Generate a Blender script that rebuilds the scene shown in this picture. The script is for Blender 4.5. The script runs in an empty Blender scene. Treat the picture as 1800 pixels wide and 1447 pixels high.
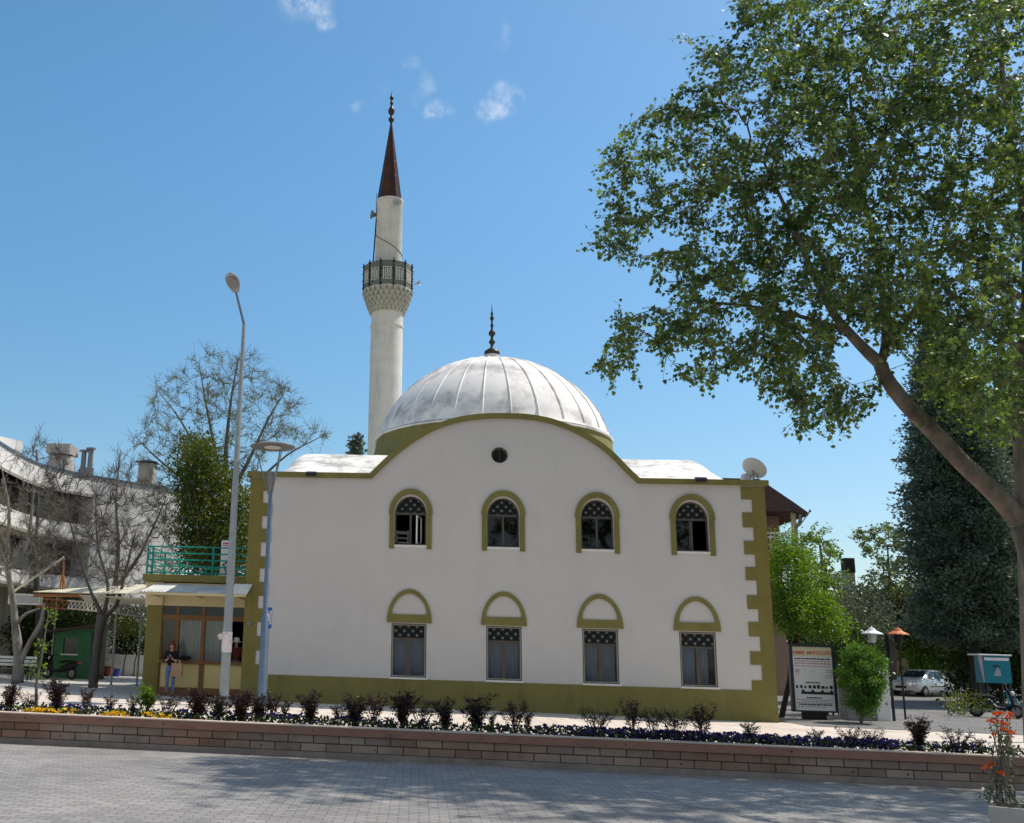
import bpy, bmesh, math, random
import numpy as np
from mathutils import Vector, Matrix
from mathutils.geometry import tessellate_polygon
R = random.Random(7)
NR = np.random.default_rng(11)
sc = bpy.context.scene
col = sc.collection
PI = math.pi

# ---------------------------------------------------------------- camera
F, PPX, PPY = 1823.0, 599.4, 723.5            # in pixels of an 1800 x 1447 frame
ROLL, PITCH, YAW = .0311, .2271, -.0786
CAM = Vector((5.527, -33.6, 1.59))
_fw = Vector((math.sin(YAW)*math.cos(PITCH), math.cos(YAW)*math.cos(PITCH), math.sin(PITCH)))
_r0 = Vector((math.cos(YAW), -math.sin(YAW), 0)); _u0 = _r0.cross(_fw)
_rt = _r0*math.cos(ROLL)+_u0*math.sin(ROLL); _up = -_r0*math.sin(ROLL)+_u0*math.cos(ROLL)
cd = bpy.data.cameras.new('camera'); cam = bpy.data.objects.new('camera', cd); col.objects.link(cam)
cam.matrix_world = Matrix(((_rt.x, _up.x, -_fw.x, CAM.x), (_rt.y, _up.y, -_fw.y, CAM.y), (_rt.z, _up.z, -_fw.z, CAM.z), (0, 0, 0, 1)))
cd.sensor_fit = 'HORIZONTAL'; cd.sensor_width = 36; cd.lens = 36*F/1800; cd.shift_x = (900-PPX)/1800
cd.clip_start = .1; cd.clip_end = 3000
sc.camera = cam

def ray(px, py):
    return _fw + _rt*((px-PPX)/F) + _up*((PPY-py)/F)
def P(px, py, Y):
    d = ray(px, py); t = (Y-CAM.y)/d.y
    return CAM + d*t
def gz(x, y=0):
    # the street falls gently to the right; the side lane beyond the mosque climbs a little
    return -.007*max(-45., min(60., x))+.0125*max(0., min(60., y-1.))*max(0., min(1., (x-17.)/2.))
def G(px, py, lift=0.):
    d = ray(px, py); t = (CAM.z-lift)/-d.z
    for _ in range(30):
        q = CAM+d*t; t = .5*t+.5*(CAM.z-lift-gz(q.x, q.y))/-d.z
    return CAM+d*t
def gx(px, Y):
    """ground point under image column px at depth Y"""
    lo, hi = 800., 3000.
    q = P(px, 1200, Y)
    for _ in range(3):
        # walk down the (slightly leaning) vertical
        z = gz(q.x, Y)
        a, b = P(px, 1100, Y), P(px, 1300, Y)
        t = (z-a.z)/(b.z-a.z); q = a+(b-a)*t
    return Vector((q.x, Y, gz(q.x, Y)))

# ---------------------------------------------------------------- materials
def rgb(h):
    h = h.lstrip('#'); o = []
    for i in (0, 2, 4):
        c = int(h[i:i+2], 16)/255; o.append(c/12.92 if c <= .04045 else ((c+.055)/1.055)**2.4)
    return tuple(o)
def newmat(name):
    m = bpy.data.materials.new(name); m.use_nodes = True
    nt = m.node_tree; bs = nt.nodes['Principled BSDF']
    return m, nt, bs
def N(nt, t, **k):
    n = nt.nodes.new(t)
    for a, b in k.items():
        if a.startswith('i_'): n.inputs[a[2:].replace('_', ' ')].default_value = b
        else: setattr(n, a, b)
    return n
def mat(name, c, rough=.7, var=.12, scale=1.5, bump=0., bscale=40., metal=0., spec=.3, c2=None, fac=None, detail=6, sx=(1, 1, 1)):
    m, nt, bs = newmat(name); L = nt.links
    g = N(nt, 'ShaderNodeNewGeometry')
    mp = N(nt, 'ShaderNodeMapping'); mp.inputs['Scale'].default_value = sx
    L.new(g.outputs['Position'], mp.inputs['Vector'])
    nz = N(nt, 'ShaderNodeTexNoise', i_Scale=scale, i_Detail=detail, i_Roughness=.65)
    L.new(mp.outputs[0], nz.inputs['Vector'])
    rp = N(nt, 'ShaderNodeValToRGB')
    e = rp.color_ramp.elements
    lo = tuple(x*(1-var) for x in c)+(1,); hi = tuple(min(1, x*(1+var*.7)) for x in c)+(1,)
    if c2 is not None: lo = tuple(c2)+(1,); hi = tuple(c)+(1,)
    e[0].color, e[1].color = lo, hi
    e[0].position, e[1].position = (.3, .7) if fac is None else fac
    L.new(nz.outputs['Fac'], rp.inputs['Fac']); L.new(rp.outputs[0], bs.inputs['Base Color'])
    bs.inputs['Roughness'].default_value = rough; bs.inputs['Metallic'].default_value = metal
    bs.inputs['Specular IOR Level'].default_value = spec
    if bump:
        n2 = N(nt, 'ShaderNodeTexNoise', i_Scale=bscale, i_Detail=4.)
        L.new(g.outputs['Position'], n2.inputs['Vector'])
        b = N(nt, 'ShaderNodeBump', i_Strength=bump, i_Distance=.02)
        L.new(n2.outputs['Fac'], b.inputs['Height']); L.new(b.outputs[0], bs.inputs['Normal'])
    return m
def mixcol(nt, fac, a, b):
    n = N(nt, 'ShaderNodeMix', data_type='RGBA')
    for s, v in ((n.inputs['Factor'], fac), (n.inputs['A'], a), (n.inputs['B'], b)):
        if hasattr(v, 'node'): nt.links.new(v, s)
        elif isinstance(v, (int, float)): s.default_value = v
        else: s.default_value = tuple(v)+(1,)
    return n.outputs['Result']
def brickmat(name, c1, c2, mortar, bw, bh, msize, axes, rot=0., off=.5, rough=.8, stain=.25, bump=.6, sscale=.6, squash=1., shift=(0, 0), warm=None):
    m, nt, bs = newmat(name); L = nt.links
    g = N(nt, 'ShaderNodeNewGeometry'); sp = N(nt, 'ShaderNodeSeparateXYZ'); L.new(g.outputs['Position'], sp.inputs[0])
    cb = N(nt, 'ShaderNodeCombineXYZ')
    L.new(sp.outputs[axes[0]], cb.inputs[0])
    if axes == 'XZ':          # courses follow the gentle slope of the street
        ma = N(nt, 'ShaderNodeMath', operation='MULTIPLY_ADD'); ma.inputs[1].default_value = .007
        L.new(sp.outputs['X'], ma.inputs[0]); L.new(sp.outputs['Z'], ma.inputs[2]); L.new(ma.outputs[0], cb.inputs[1])
    else: L.new(sp.outputs[axes[1]], cb.inputs[1])
    mp = N(nt, 'ShaderNodeMapping'); mp.inputs['Rotation'].default_value = (0, 0, rot); mp.inputs['Location'].default_value = (shift[0], shift[1], 0)
    L.new(cb.outputs[0], mp.inputs[0])
    br = N(nt, 'ShaderNodeTexBrick', offset=off, squash=squash)
    br.inputs['Color1'].default_value = tuple(c1)+(1,); br.inputs['Color2'].default_value = tuple(c2)+(1,); br.inputs['Mortar'].default_value = tuple(mortar)+(1,)
    br.inputs['Scale'].default_value = 1; br.inputs['Mortar Size'].default_value = msize; br.inputs['Mortar Smooth'].default_value = .2
    br.inputs['Brick Width'].default_value = bw; br.inputs['Row Height'].default_value = bh; br.inputs['Bias'].default_value = 0
    L.new(mp.outputs[0], br.inputs['Vector'])
    nz = N(nt, 'ShaderNodeTexNoise', i_Scale=sscale, i_Detail=8., i_Roughness=.7); L.new(g.outputs['Position'], nz.inputs['Vector'])
    mr = N(nt, 'ShaderNodeMapRange'); mr.inputs[1].default_value = .35; mr.inputs[2].default_value = .7; mr.inputs[3].default_value = 1-stain; mr.inputs[4].default_value = 1.08
    L.new(nz.outputs['Fac'], mr.inputs[0])
    mu = N(nt, 'ShaderNodeVectorMath', operation='SCALE'); L.new(br.outputs['Color'], mu.inputs[0]); L.new(mr.outputs[0], mu.inputs['Scale'])
    out = mu.outputs[0]
    if warm is not None:
        n3 = N(nt, 'ShaderNodeTexNoise', i_Scale=.35, i_Detail=3.); L.new(g.outputs['Position'], n3.inputs['Vector'])
        m3 = N(nt, 'ShaderNodeMapRange'); m3.inputs[1].default_value = .45; m3.inputs[2].default_value = .62; L.new(n3.outputs['Fac'], m3.inputs[0])
        mm = N(nt, 'ShaderNodeMix', data_type='RGBA', blend_type='MULTIPLY'); mm.inputs['B'].default_value = tuple(warm)+(1,)
        L.new(m3.outputs[0], mm.inputs['Factor']); L.new(out, mm.inputs['A']); out = mm.outputs['Result']
    L.new(out, bs.inputs['Base Color'])
    bs.inputs['Roughness'].default_value = rough; bs.inputs['Specular IOR Level'].default_value = .25
    n2 = N(nt, 'ShaderNodeTexNoise', i_Scale=60., i_Detail=3.); L.new(g.outputs['Position'], n2.inputs['Vector'])
    ad = N(nt, 'ShaderNodeMath', operation='MULTIPLY_ADD'); ad.inputs[1].default_value = -1.; L.new(br.outputs['Fac'], ad.inputs[0])
    sm = N(nt, 'ShaderNodeMath', operation='MULTIPLY'); sm.inputs[1].default_value = .35; L.new(n2.outputs['Fac'], sm.inputs[0]); L.new(sm.outputs[0], ad.inputs[2])
    b = N(nt, 'ShaderNodeBump', i_Strength=bump, i_Distance=.012); L.new(ad.outputs[0], b.inputs['Height']); L.new(b.outputs[0], bs.inputs['Normal'])
    return m
def glassmat(name, tint=(.55, .6, .6), refl=.14, rough=.03):
    m, nt, bs = newmat(name); L = nt.links; nt.nodes.remove(bs)
    t = N(nt, 'ShaderNodeBsdfTransparent'); t.inputs[0].default_value = tint+(1,)
    g = N(nt, 'ShaderNodeBsdfGlossy'); g.inputs['Roughness'].default_value = rough; g.inputs['Color'].default_value = (.9, .95, 1, 1)
    lw = N(nt, 'ShaderNodeLayerWeight', i_Blend=.2)
    mr = N(nt, 'ShaderNodeMapRange'); mr.inputs[3].default_value = refl*.5; mr.inputs[4].default_value = min(1, refl*4)
    L.new(lw.outputs['Facing'], mr.inputs[0])
    mx = N(nt, 'ShaderNodeMixShader'); L.new(mr.outputs[0], mx.inputs[0]); L.new(t.outputs[0], mx.inputs[1]); L.new(g.outputs[0], mx.inputs[2])
    L.new(mx.outputs[0], nt.nodes['Material Output'].inputs[0])
    return m
def leafmat(name, c1, c2, trans=.45, rough=.45, tc=None, nscale=.5):
    """c1..c2: the range of leaf colours of this plant, one value per leaf"""
    m, nt, bs = newmat(name); L = nt.links
    at = N(nt, 'ShaderNodeAttribute', attribute_name='v')
    cm = mixcol(nt, at.outputs['Fac'], c1, c2)
    L.new(cm, bs.inputs['Base Color']); bs.inputs['Roughness'].default_value = rough; bs.inputs['Specular IOR Level'].default_value = .35
    tr = N(nt, 'ShaderNodeBsdfTranslucent')
    hs = N(nt, 'ShaderNodeHueSaturation', i_Hue=.485, i_Saturation=1.15, i_Value=1.5); L.new(cm, hs.inputs['Color']); L.new(hs.outputs[0], tr.inputs[0])
    mx = N(nt, 'ShaderNodeMixShader'); mx.inputs[0].default_value = trans
    L.new(bs.outputs[0], mx.inputs[1]); L.new(tr.outputs[0], mx.inputs[2]); L.new(mx.outputs[0], nt.nodes['Material Output'].inputs[0])
    return m

M = {}
M['stucco'] = mat('stucco', (.57, .55, .53), .85, .05, .5, .25, 70)
M['olive'] = mat('olive paint', (.20, .178, .055), .75, .12, .9, .2, 60)
M['oliveside'] = mat('olive paint pillar', (.195, .165, .045), .75, .10, .9, .2, 60)
M['cream'] = mat('cream paint', (.62, .52, .30), .7, .08, 1.2)
M['yellow'] = mat('yellow panel', (.62, .50, .22), .6, .07, 1.5)
M['brownwood'] = mat('brown frame', (.20, .095, .03), .5, .2, 3, sx=(1, 1, 6))
M['winframe'] = mat('bronze window frame', (.085, .075, .06), .45, .1, 3)
M['winline'] = mat('pale window bead', (.45, .42, .33), .5, .1, 3)
M['sill'] = mat('stone sill', (.70, .69, .66), .7, .08, 4)
M['dome'] = mat('weathered white dome', (.88, .84, .79), .65, .1, 1.0, .10, 30, c2=(.47, .445, .42), fac=(.35, .54), detail=10)
M['roof'] = mat('weathered white roof', (.86, .83, .78), .7, .1, 1.3, .15, 30, c2=(.36, .345, .32), fac=(.37, .57), detail=10, sx=(1, 1, 1.6))
M['minaret'] = mat('minaret plaster', (.70, .67, .58), .8, .09, 1.2, .3, 25, sx=(1, 1, 2.5))
M['corbel'] = mat('grey green corbel stone', (.50, .48, .39), .85, .12, 3)
M['balcony'] = mat('dark green grey balcony', (.16, .175, .135), .8, .2, 3)
M['copper'] = mat('dark brown copper sheet', (.085, .032, .018), .28, .35, 1.4, metal=.75, spec=.6)
M['lead'] = mat('dark patinated lead', (.055, .05, .042), .45, .2, 6, metal=.5)
M['black'] = mat('black metal', (.015, .015, .017), .45, .1, 4)
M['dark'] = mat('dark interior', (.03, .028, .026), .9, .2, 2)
M['galv'] = mat('galvanised steel', (.30, .33, .34), .5, .15, 5, metal=.3)
M['bluegrey'] = mat('blue grey painted steel', (.13, .19, .27), .4, .12, 4, metal=.3)
M['greymetal'] = mat('grey painted metal', (.22, .22, .22), .45, .1, 4, metal=.3)
M['lampglass'] = mat('frosted lamp glass', (.62, .62, .60), .3, .05, 4)
M['teal'] = mat('teal railing paint', (.0, .24, .19), .45, .12, 5)
M['white'] = mat('white paint', (.78, .78, .77), .5, .05, 4)
M['offwhite'] = mat('off white building', (.76, .75, .72), .8, .1, .35, .15, 30, c2=(.50, .49, .45), fac=(.25, .5))
M['shadewall'] = mat('shade toned brownish wall', (.56, .50, .39), .85, .15, .6)  # brownish shade of the balcony recesses put into the wall colour
M['curtain'] = mat('net curtain', (.72, .74, .80), .9, .06, 6)
M['redcurtain'] = mat('brown curtain', (.20, .10, .08), .9, .1, 6)
M['corrug'] = mat('corrugated fibre sheet', (.62, .63, .60), .6, .15, 1.6, c2=(.36, .36, .33), fac=(.3, .55))
M['canopy'] = mat('cream translucent canopy sheet', (.70, .66, .50), .6, .15, 1.2)
M['rust'] = mat('rusty orange steel', (.36, .15, .06), .7, .3, 5)
M['bark'] = mat('grey brown bark', (.17, .14, .115), .9, .35, 5, .8, 18, sx=(1, 1, .35))
M['planebark'] = mat('plane tree bark', (.21, .17, .135), .85, .2, 3.2, .6, 14, c2=(.10, .08, .06), fac=(.38, .60), sx=(1, 1, .5))
M['darkbark'] = mat('dark bark', (.045, .038, .032), .9, .3, 5, .8, 18, sx=(1, 1, .35))
M['palebark'] = mat('pale grey bark', (.25, .235, .21), .9, .3, 4, .7, 16, c2=(.12, .105, .09), fac=(.33, .6), sx=(1, 1, .4))
M['shed'] = mat('green painted shed', (.045, .17, .07), .7, .12, 2)
M['soil'] = mat('dark planting soil', (.06, .045, .035), .95, .4, 8, .8, 30)
M['coping'] = mat('red brown coping', (.30, .155, .11), .75, .2, 2.2, .3, 30, c2=(.25, .14, .105), fac=(.35, .65), sx=(1, 1, 3))
M['copingtop'] = mat('pale coping edge', (.52, .42, .34), .8, .15, 3)  # paler thin strip along the top of the coping
M['footing'] = mat('grey brown footing', (.27, .22, .185), .9, .2, 2.5, .3, 30)
M['brick'] = brickmat('brown brick wall', (.37, .285, .23), (.24, .18, .145), (.06, .055, .045), .40, .125, .0095, 'XZ', rough=.85, stain=.3, sscale=1.1, shift=(.07, -.085), warm=(.95, .72, .62))
M['road'] = brickmat('grey road pavers', (.35, .330, .308), (.265, .25, .233), (.15, .142, .135), .21, .105, .006, 'XY', rot=.0, stain=.30, bump=.9, sscale=.35)
M['walk'] = brickmat('pale pink pavement', (.68, .60, .52), (.60, .51, .43), (.40, .34, .28), .40, .40, .012, 'XY', rot=0, off=0., stain=.16, bump=.4, sscale=.5)
M['plaza'] = mat('grey concrete plaza', (.46, .45, .43), .85, .15, .7, .2, 30)
M['lane'] = mat('worn asphalt lane', (.17, .165, .16), .9, .25, .8, .3, 25)
M['earth'] = mat('dry earth and grass', (.13, .115, .06), .95, .35, .8, .5, 10)
M['glass'] = glassmat('window glass', (.66, .70, .74), .07)
M['clearglass'] = glassmat('shop glass', (.75, .77, .75), .10)
M['silver'] = mat('silver car paint', (.62, .63, .65), .3, .03, 2, metal=.35, spec=.5)
M['carglass'] = mat('dark car glass', (.03, .045, .05), .06, .1, 2, spec=.8)
M['rubber'] = mat('black rubber', (.02, .02, .02), .8, .1, 5)
M['chrome'] = mat('light alloy', (.55, .56, .58), .3, .05, 5, metal=.7)
M['red'] = mat('red plastic', (.45, .03, .02), .35, .1, 5)
M['orange'] = mat('orange enamel', (.55, .16, .05), .5, .1, 5)
M['blue'] = mat('blue plastic', (.03, .07, .38), .4, .1, 5)
M['signblue'] = mat('sign blue', (.05, .12, .42), .4, .05, 5)
M['tealbox'] = mat('teal kiosk panel', (.01, .20, .26), .35, .12, 2)
M['paper'] = mat('weathered paper', (.68, .62, .62), .8, .18, 9, c2=(.42, .22, .24), fac=(.33, .45))
M['skin'] = mat('skin', (.52, .31, .22), .55, .06, 8)
M['hair'] = mat('auburn hair', (.12, .03, .015), .6, .3, 30, sx=(3, 3, .5))
M['blackcloth'] = mat('black cloth', (.012, .012, .014), .9, .2, 9)
M['denim'] = mat('blue denim', (.13, .20, .34), .9, .3, 7)
M['leather'] = mat('brown leather', (.10, .05, .03), .5, .2, 7)
M['tan'] = mat('tan paper bag', (.42, .25, .16), .8, .08, 5)
M['maroon'] = mat('dark red cloth', (.14, .03, .025), .9, .2, 7)
M['terracotta'] = mat('terracotta', (.30, .10, .05), .8, .15, 5)
M['roofbrown'] = mat('brown roof tiles', (.075, .05, .045), .8, .25, 4)
M['brownwall'] = mat('brown house wall', (.30, .21, .155), .85, .12, 1)
M['dish'] = mat('grey dish enamel', (.50, .51, .50), .45, .1, 3)
M['concrete'] = mat('rough concrete', (.36, .345, .32), .9, .2, 2.5, .4, 25)
M['boardcream'] = mat('board cream band', (.66, .60, .42), .5, .05, 3)
M['boardwhite'] = mat('board white sheet', (.80, .80, .82), .4, .03, 3)
M['boardred'] = mat('board red ink', (.62, .08, .03), .6, .05, 3)
M['boardink'] = mat('board dark ink', (.03, .03, .05), .6, .05, 3)
M['boardpink'] = mat('board faint red ink', (.50, .30, .31), .6, .05, 3)
M['boardgrey'] = mat('board grey ink', (.36, .37, .42), .6, .05, 3)
M['frameblack'] = mat('dark board frame', (.025, .035, .045), .4, .1, 5)
M['mailyellow'] = mat('yellow enamel', (.62, .36, .03), .45, .1, 5)
# leaves
M['greybark'] = mat('dark grey bark', (.095, .085, .075), .9, .3, 5, .8, 18, sx=(1, 1, .35))
M['lf_plane'] = leafmat('plane leaves', (.034, .076, .028), (.175, .245, .06), .5)
M['lf_green'] = leafmat('fresh green leaves', (.052, .12, .016), (.15, .245, .03), .45)
M['lf_top'] = leafmat('clipped bush leaves', (.032, .095, .016), (.115, .23, .032), .4)
M['lf_dark'] = leafmat('dark evergreen leaves', (.016, .032, .008), (.055, .085, .016), .25)
M['lf_yel'] = leafmat('yellow green leaves', (.026, .045, .008), (.135, .165, .026), .33)
M['lf_spring'] = leafmat('young spring leaves', (.07, .115, .035), (.15, .20, .06), .4)
M['lf_conifer'] = leafmat('conifer needles', (.062, .098, .074), (.175, .225, .155), .15, .6)
M['lf_olive'] = leafmat('grey green leaves', (.07, .09, .05), (.15, .17, .10), .3)
M['lf_red'] = leafmat('dark red shrub leaves', (.014, .009, .008), (.075, .022, .016), .3)
M['lf_redgreen'] = leafmat('red and green shrub leaves', (.011, .012, .007), (.046, .026, .016), .3)
M['lf_purple'] = leafmat('purple pansy petals', (.022, .012, .07), (.09, .05, .24), .3)
M['lf_yellow'] = leafmat('yellow pansy petals', (.65, .40, .01), (.80, .60, .03), .3)
M['lf_orange'] = leafmat('orange flower heads', (.50, .08, .008), (.72, .20, .02), .3)

def weather(m, s1, lo, amount, sx):
    # rain streaks and grime with a shape of their own
    nt = m.node_tree; L = nt.links; bs = nt.nodes['Principled BSDF']; lk = bs.inputs['Base Color'].links[0].from_socket
    g = N(nt, 'ShaderNodeNewGeometry'); mp = N(nt, 'ShaderNodeMapping'); mp.inputs['Scale'].default_value = sx; L.new(g.outputs['Position'], mp.inputs[0])
    nz = N(nt, 'ShaderNodeTexNoise', i_Scale=s1, i_Detail=9., i_Roughness=.7); L.new(mp.outputs[0], nz.inputs['Vector'])
    mr = N(nt, 'ShaderNodeMapRange'); mr.inputs[1].default_value = lo; mr.inputs[2].default_value = lo+.22; mr.inputs[3].default_value = 1; mr.inputs[4].default_value = 1-amount; L.new(nz.outputs['Fac'], mr.inputs[0])
    sc_ = N(nt, 'ShaderNodeVectorMath', operation='SCALE'); L.new(lk, sc_.inputs[0]); L.new(mr.outputs[0], sc_.inputs['Scale']); L.new(sc_.outputs[0], bs.inputs['Base Color'])
weather(M['stucco'], 2.2, .52, .06, (1, 1, .22)); weather(M['stucco'], .9, .55, .05, (1, 1, 1)); weather(M['olive'], 2.6, .48, .22, (1, 1, .3)); weather(M['oliveside'], 2.6, .48, .2, (1, 1, .3))
weather(M['minaret'], 3.2, .5, .2, (1, 1, .2)); weather(M['footing'], 1.6, .45, .3, (1, 1, 1)); weather(M['coping'], 2.5, .48, .3, (1, 1, 2)); weather(M['brick'], 3., .5, .3, (1, 1, 1)); weather(M['road'], 1.1, .52, .25, (.4, 1, 1)); weather(M['walk'], 1.2, .52, .2, (.5, 1, 1))
# lattice: a dark screen with pale round openings in rows
def latticemat():
    m, nt, bs = newmat('perforated window screen'); L = nt.links
    g = N(nt, 'ShaderNodeNewGeometry'); mp = N(nt, 'ShaderNodeMapping'); mp.inputs['Scale'].default_value = (1/.19, 1, 1/.19); mp.inputs['Rotation'].default_value = (0, PI/4, 0)
    L.new(g.outputs['Position'], mp.inputs[0])
    fr = N(nt, 'ShaderNodeVectorMath', operation='FRACTION'); L.new(mp.outputs[0], fr.inputs[0])
    sb = N(nt, 'ShaderNodeVectorMath', operation='SUBTRACT'); sb.inputs[1].default_value = (.5, .5, .5); L.new(fr.outputs[0], sb.inputs[0])
    mu = N(nt, 'ShaderNodeVectorMath', operation='MULTIPLY'); mu.inputs[1].default_value = (1, 0, 1); L.new(sb.outputs[0], mu.inputs[0])
    ln = N(nt, 'ShaderNodeVectorMath', operation='LENGTH'); L.new(mu.outputs[0], ln.inputs[0])
    r1 = N(nt, 'ShaderNodeValToRGB'); e = r1.color_ramp.elements
    e[0].position, e[0].color = .0, (.20, .22, .22, 1); e[1].position, e[1].color = .5, (.012, .015, .015, 1)
    a = r1.color_ramp.elements.new(.19); a.color = (.15, .17, .17, 1); a = r1.color_ramp.elements.new(.24); a.color = (.018, .021, .021, 1)
    a = r1.color_ramp.elements.new(.43); a.color = (.016, .019, .019, 1); a = r1.color_ramp.elements.new(.47); a.color = (.045, .05, .05, 1)
    L.new(ln.outputs['Value'], r1.inputs[0]); L.new(r1.outputs[0], bs.inputs['Base Color']); bs.inputs['Roughness'].default_value = .7; bs.inputs['Specular IOR Level'].default_value = .06
    return m
M['lattice'] = latticemat()

# ---------------------------------------------------------------- mesh builder
def tag(o, label=None, cat=None, group=None, kind=None):
    if label: o['label'] = label
    if cat: o['category'] = cat
    if group: o['group'] = group
    if kind: o['kind'] = kind
    return o
def thing(name, label, cat, loc, group=None, rz=0.):
    o = bpy.data.objects.new(name, None); o.empty_display_size = .2; col.objects.link(o)
    o.location = loc; o.rotation_euler = (0, 0, rz)
    return tag(o, label, cat, group)
def origin_of(o):
    v = Vector((0, 0, 0))
    while o is not None: v = v+o.location; o = o.parent
    return v
class MB:
    def __init__(s): s.v = []; s.f = []; s.mi = []; s.cur = 0
    def add(s, vs, fs):
        n = len(s.v); s.v += [tuple(v) for v in vs]
        for f in fs: s.f.append([i+n for i in f]); s.mi.append(s.cur)
        return s
    def box(s, a, b):
        x0, y0, z0 = a; x1, y1, z1 = b
        vs = [(x0, y0, z0), (x1, y0, z0), (x1, y1, z0), (x0, y1, z0), (x0, y0, z1), (x1, y0, z1), (x1, y1, z1), (x0, y1, z1)]
        return s.add(vs, [(0, 3, 2, 1), (4, 5, 6, 7), (0, 1, 5, 4), (1, 2, 6, 5), (2, 3, 7, 6), (3, 0, 4, 7)])
    def cbox(s, c, d, M4=None):
        h = [x/2 for x in d]; n0 = len(s.v)
        s.box((-h[0], -h[1], -h[2]), (h[0], h[1], h[2]))
        for i in range(n0, len(s.v)):
            v = Vector(s.v[i])
            if M4 is not None: v = M4 @ v
            s.v[i] = tuple(v+Vector(c))
        return s
    def bevbox(s, a, b, r):
        """box with chamfered vertical and top edges"""
        x0, y0, z0 = a; x1, y1, z1 = b
        rings = [(0, z0), (0, z1-r), (r, z1)]
        pts = []
        for ins, z in rings:
            q = []
            for (cx, cy, sx, sy) in ((x0, y0, 1, 1), (x1, y0, -1, 1), (x1, y1, -1, -1), (x0, y1, 1, -1)):
                p1 = (cx+sx*ins, cy+sy*(ins+r), z); p2 = (cx+sx*(ins+r), cy+sy*ins, z)
                q += [p1, p2] if (sx*sy > 0) else [p2, p1]
            pts.append(q)
        vs = sum(pts, []); fs = [tuple(range(7, -1, -1)), tuple(range(16, 24))]
        for k in range(2):
            for i in range(8):
                j = (i+1) % 8; fs.append((k*8+i, k*8+j, k*8+8+j, k*8+8+i))
        return s.add(vs, fs)
    def tube(s, pts, rad, n=8, cap=True, phase=0.):
        pts = [Vector(p) for p in pts]
        if not hasattr(rad, '__len__'): rad = [rad]*len(pts)
        t = (pts[1]-pts[0]).normalized(); a = t.orthogonal().normalized()
        if abs(t.z) > .95: a = (Vector((0, 1, 0))-t*t.y).normalized()
        vs = []; fs = []
        for i, p in enumerate(pts):
            t = (pts[min(i+1, len(pts)-1)]-pts[max(i-1, 0)])
            t = t.normalized() if t.length > 1e-9 else Vector((0, 0, 1))
            a = (a-t*a.dot(t)); a = a.normalized() if a.length > 1e-6 else t.orthogonal().normalized()
            b = t.cross(a)
            for k in range(n):
                w = 2*PI*k/n+phase; vs.append(p+(a*math.cos(w)+b*math.sin(w))*rad[i])
        for i in range(len(pts)-1):
            for k in range(n):
                j = (k+1) % n; fs.append((i*n+k, i*n+j, i*n+n+j, i*n+n+k))
        if cap: fs += [tuple(range(n-1, -1, -1)), tuple(range((len(pts)-1)*n, len(pts)*n))]
        return s.add(vs, fs)
    def bar(s, a, b, w, h=None, up=(0, 0, 1)):
        """rectangular bar from a to b"""
        a = Vector(a); b = Vector(b); h = h or w; t = (b-a).normalized(); u = Vector(up); u = u-t*u.dot(t)
        u = u.normalized() if u.length > 1e-4 else t.orthogonal().normalized(); x = t.cross(u)
        vs = [p+x*(sx*w/2)+u*(sz*h/2) for p in (a, b) for sx, sz in ((-1, -1), (1, -1), (1, 1), (-1, 1))]
        return s.add(vs, [(0, 1, 2, 3)[::-1], (4, 5, 6, 7), (0, 1, 5, 4), (1, 2, 6, 5), (2, 3, 7, 6), (3, 0, 4, 7)])
    def lathe(s, c, prof, n=24, a0=0., cap=False, rot=None):
        c = Vector(c); vs = []; fs = []
        for r, z in prof:
            for k in range(n):
                w = a0+2*PI*k/n; v = Vector((r*math.cos(w), r*math.sin(w), z))
                if rot is not None: v = rot @ v
                vs.append(c+v)
        for i in range(len(prof)-1):
            for k in range(n):
                j = (k+1) % n; fs.append((i*n+k, i*n+j, i*n+n+j, i*n+n+k))
        if cap: fs += [tuple(range(n-1, -1, -1)), tuple(range((len(prof)-1)*n, len(prof)*n))]
        return s.add(vs, fs)
    def prismY(s, poly, y0, y1, holes=(), caps=(True, True)):
        """polygon in (x,z) extruded from y0 (front) to y1, with holes"""
        loops = [poly]+list(holes)
        flat = [p for l in loops for p in l]
        tris = tessellate_polygon([[Vector((p[0], p[1], 0)) for p in l] for l in loops])
        n = len(flat); vs = [(p[0], y0, p[1]) for p in flat]+[(p[0], y1, p[1]) for p in flat]; fs = []
        for t in tris:
            a, b, c = [flat[i] for i in t]
            ar = (b[0]-a[0])*(c[1]-a[1])-(c[0]-a[0])*(b[1]-a[1])
            t = tuple(t) if ar > 0 else tuple(t)[::-1]
            if caps[0]: fs.append(t)
            if caps[1]: fs.append(tuple(i+n for i in t[::-1]))
        k = 0
        for li, l in enumerate(loops):
            m = len(l); ar = sum(l[i][0]*l[(i+1) % m][1]-l[(i+1) % m][0]*l[i][1] for i in range(m))
            flip = (ar < 0) != (li > 0)
            for i in range(m):
                j = (i+1) % m; q = (k+j, k+i, k+i+n, k+j+n)
                fs.append(q[::-1] if flip else q)
            k += m
        return s.add(vs, fs)
    def sphere(s, c, r, n=12, m=8, sc=(1, 1, 1)):
        prof = [(math.sin(PI*i/m), -math.cos(PI*i/m)) for i in range(m+1)]
        n0 = len(s.v); s.lathe((0, 0, 0), [(max(a, .001)*1, b) for a, b in prof], n)
        for i in range(n0, len(s.v)):
            v = s.v[i]; s.v[i] = (c[0]+v[0]*r*sc[0], c[1]+v[1]*r*sc[1], c[2]+v[2]*r*sc[2])
        return s
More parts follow.
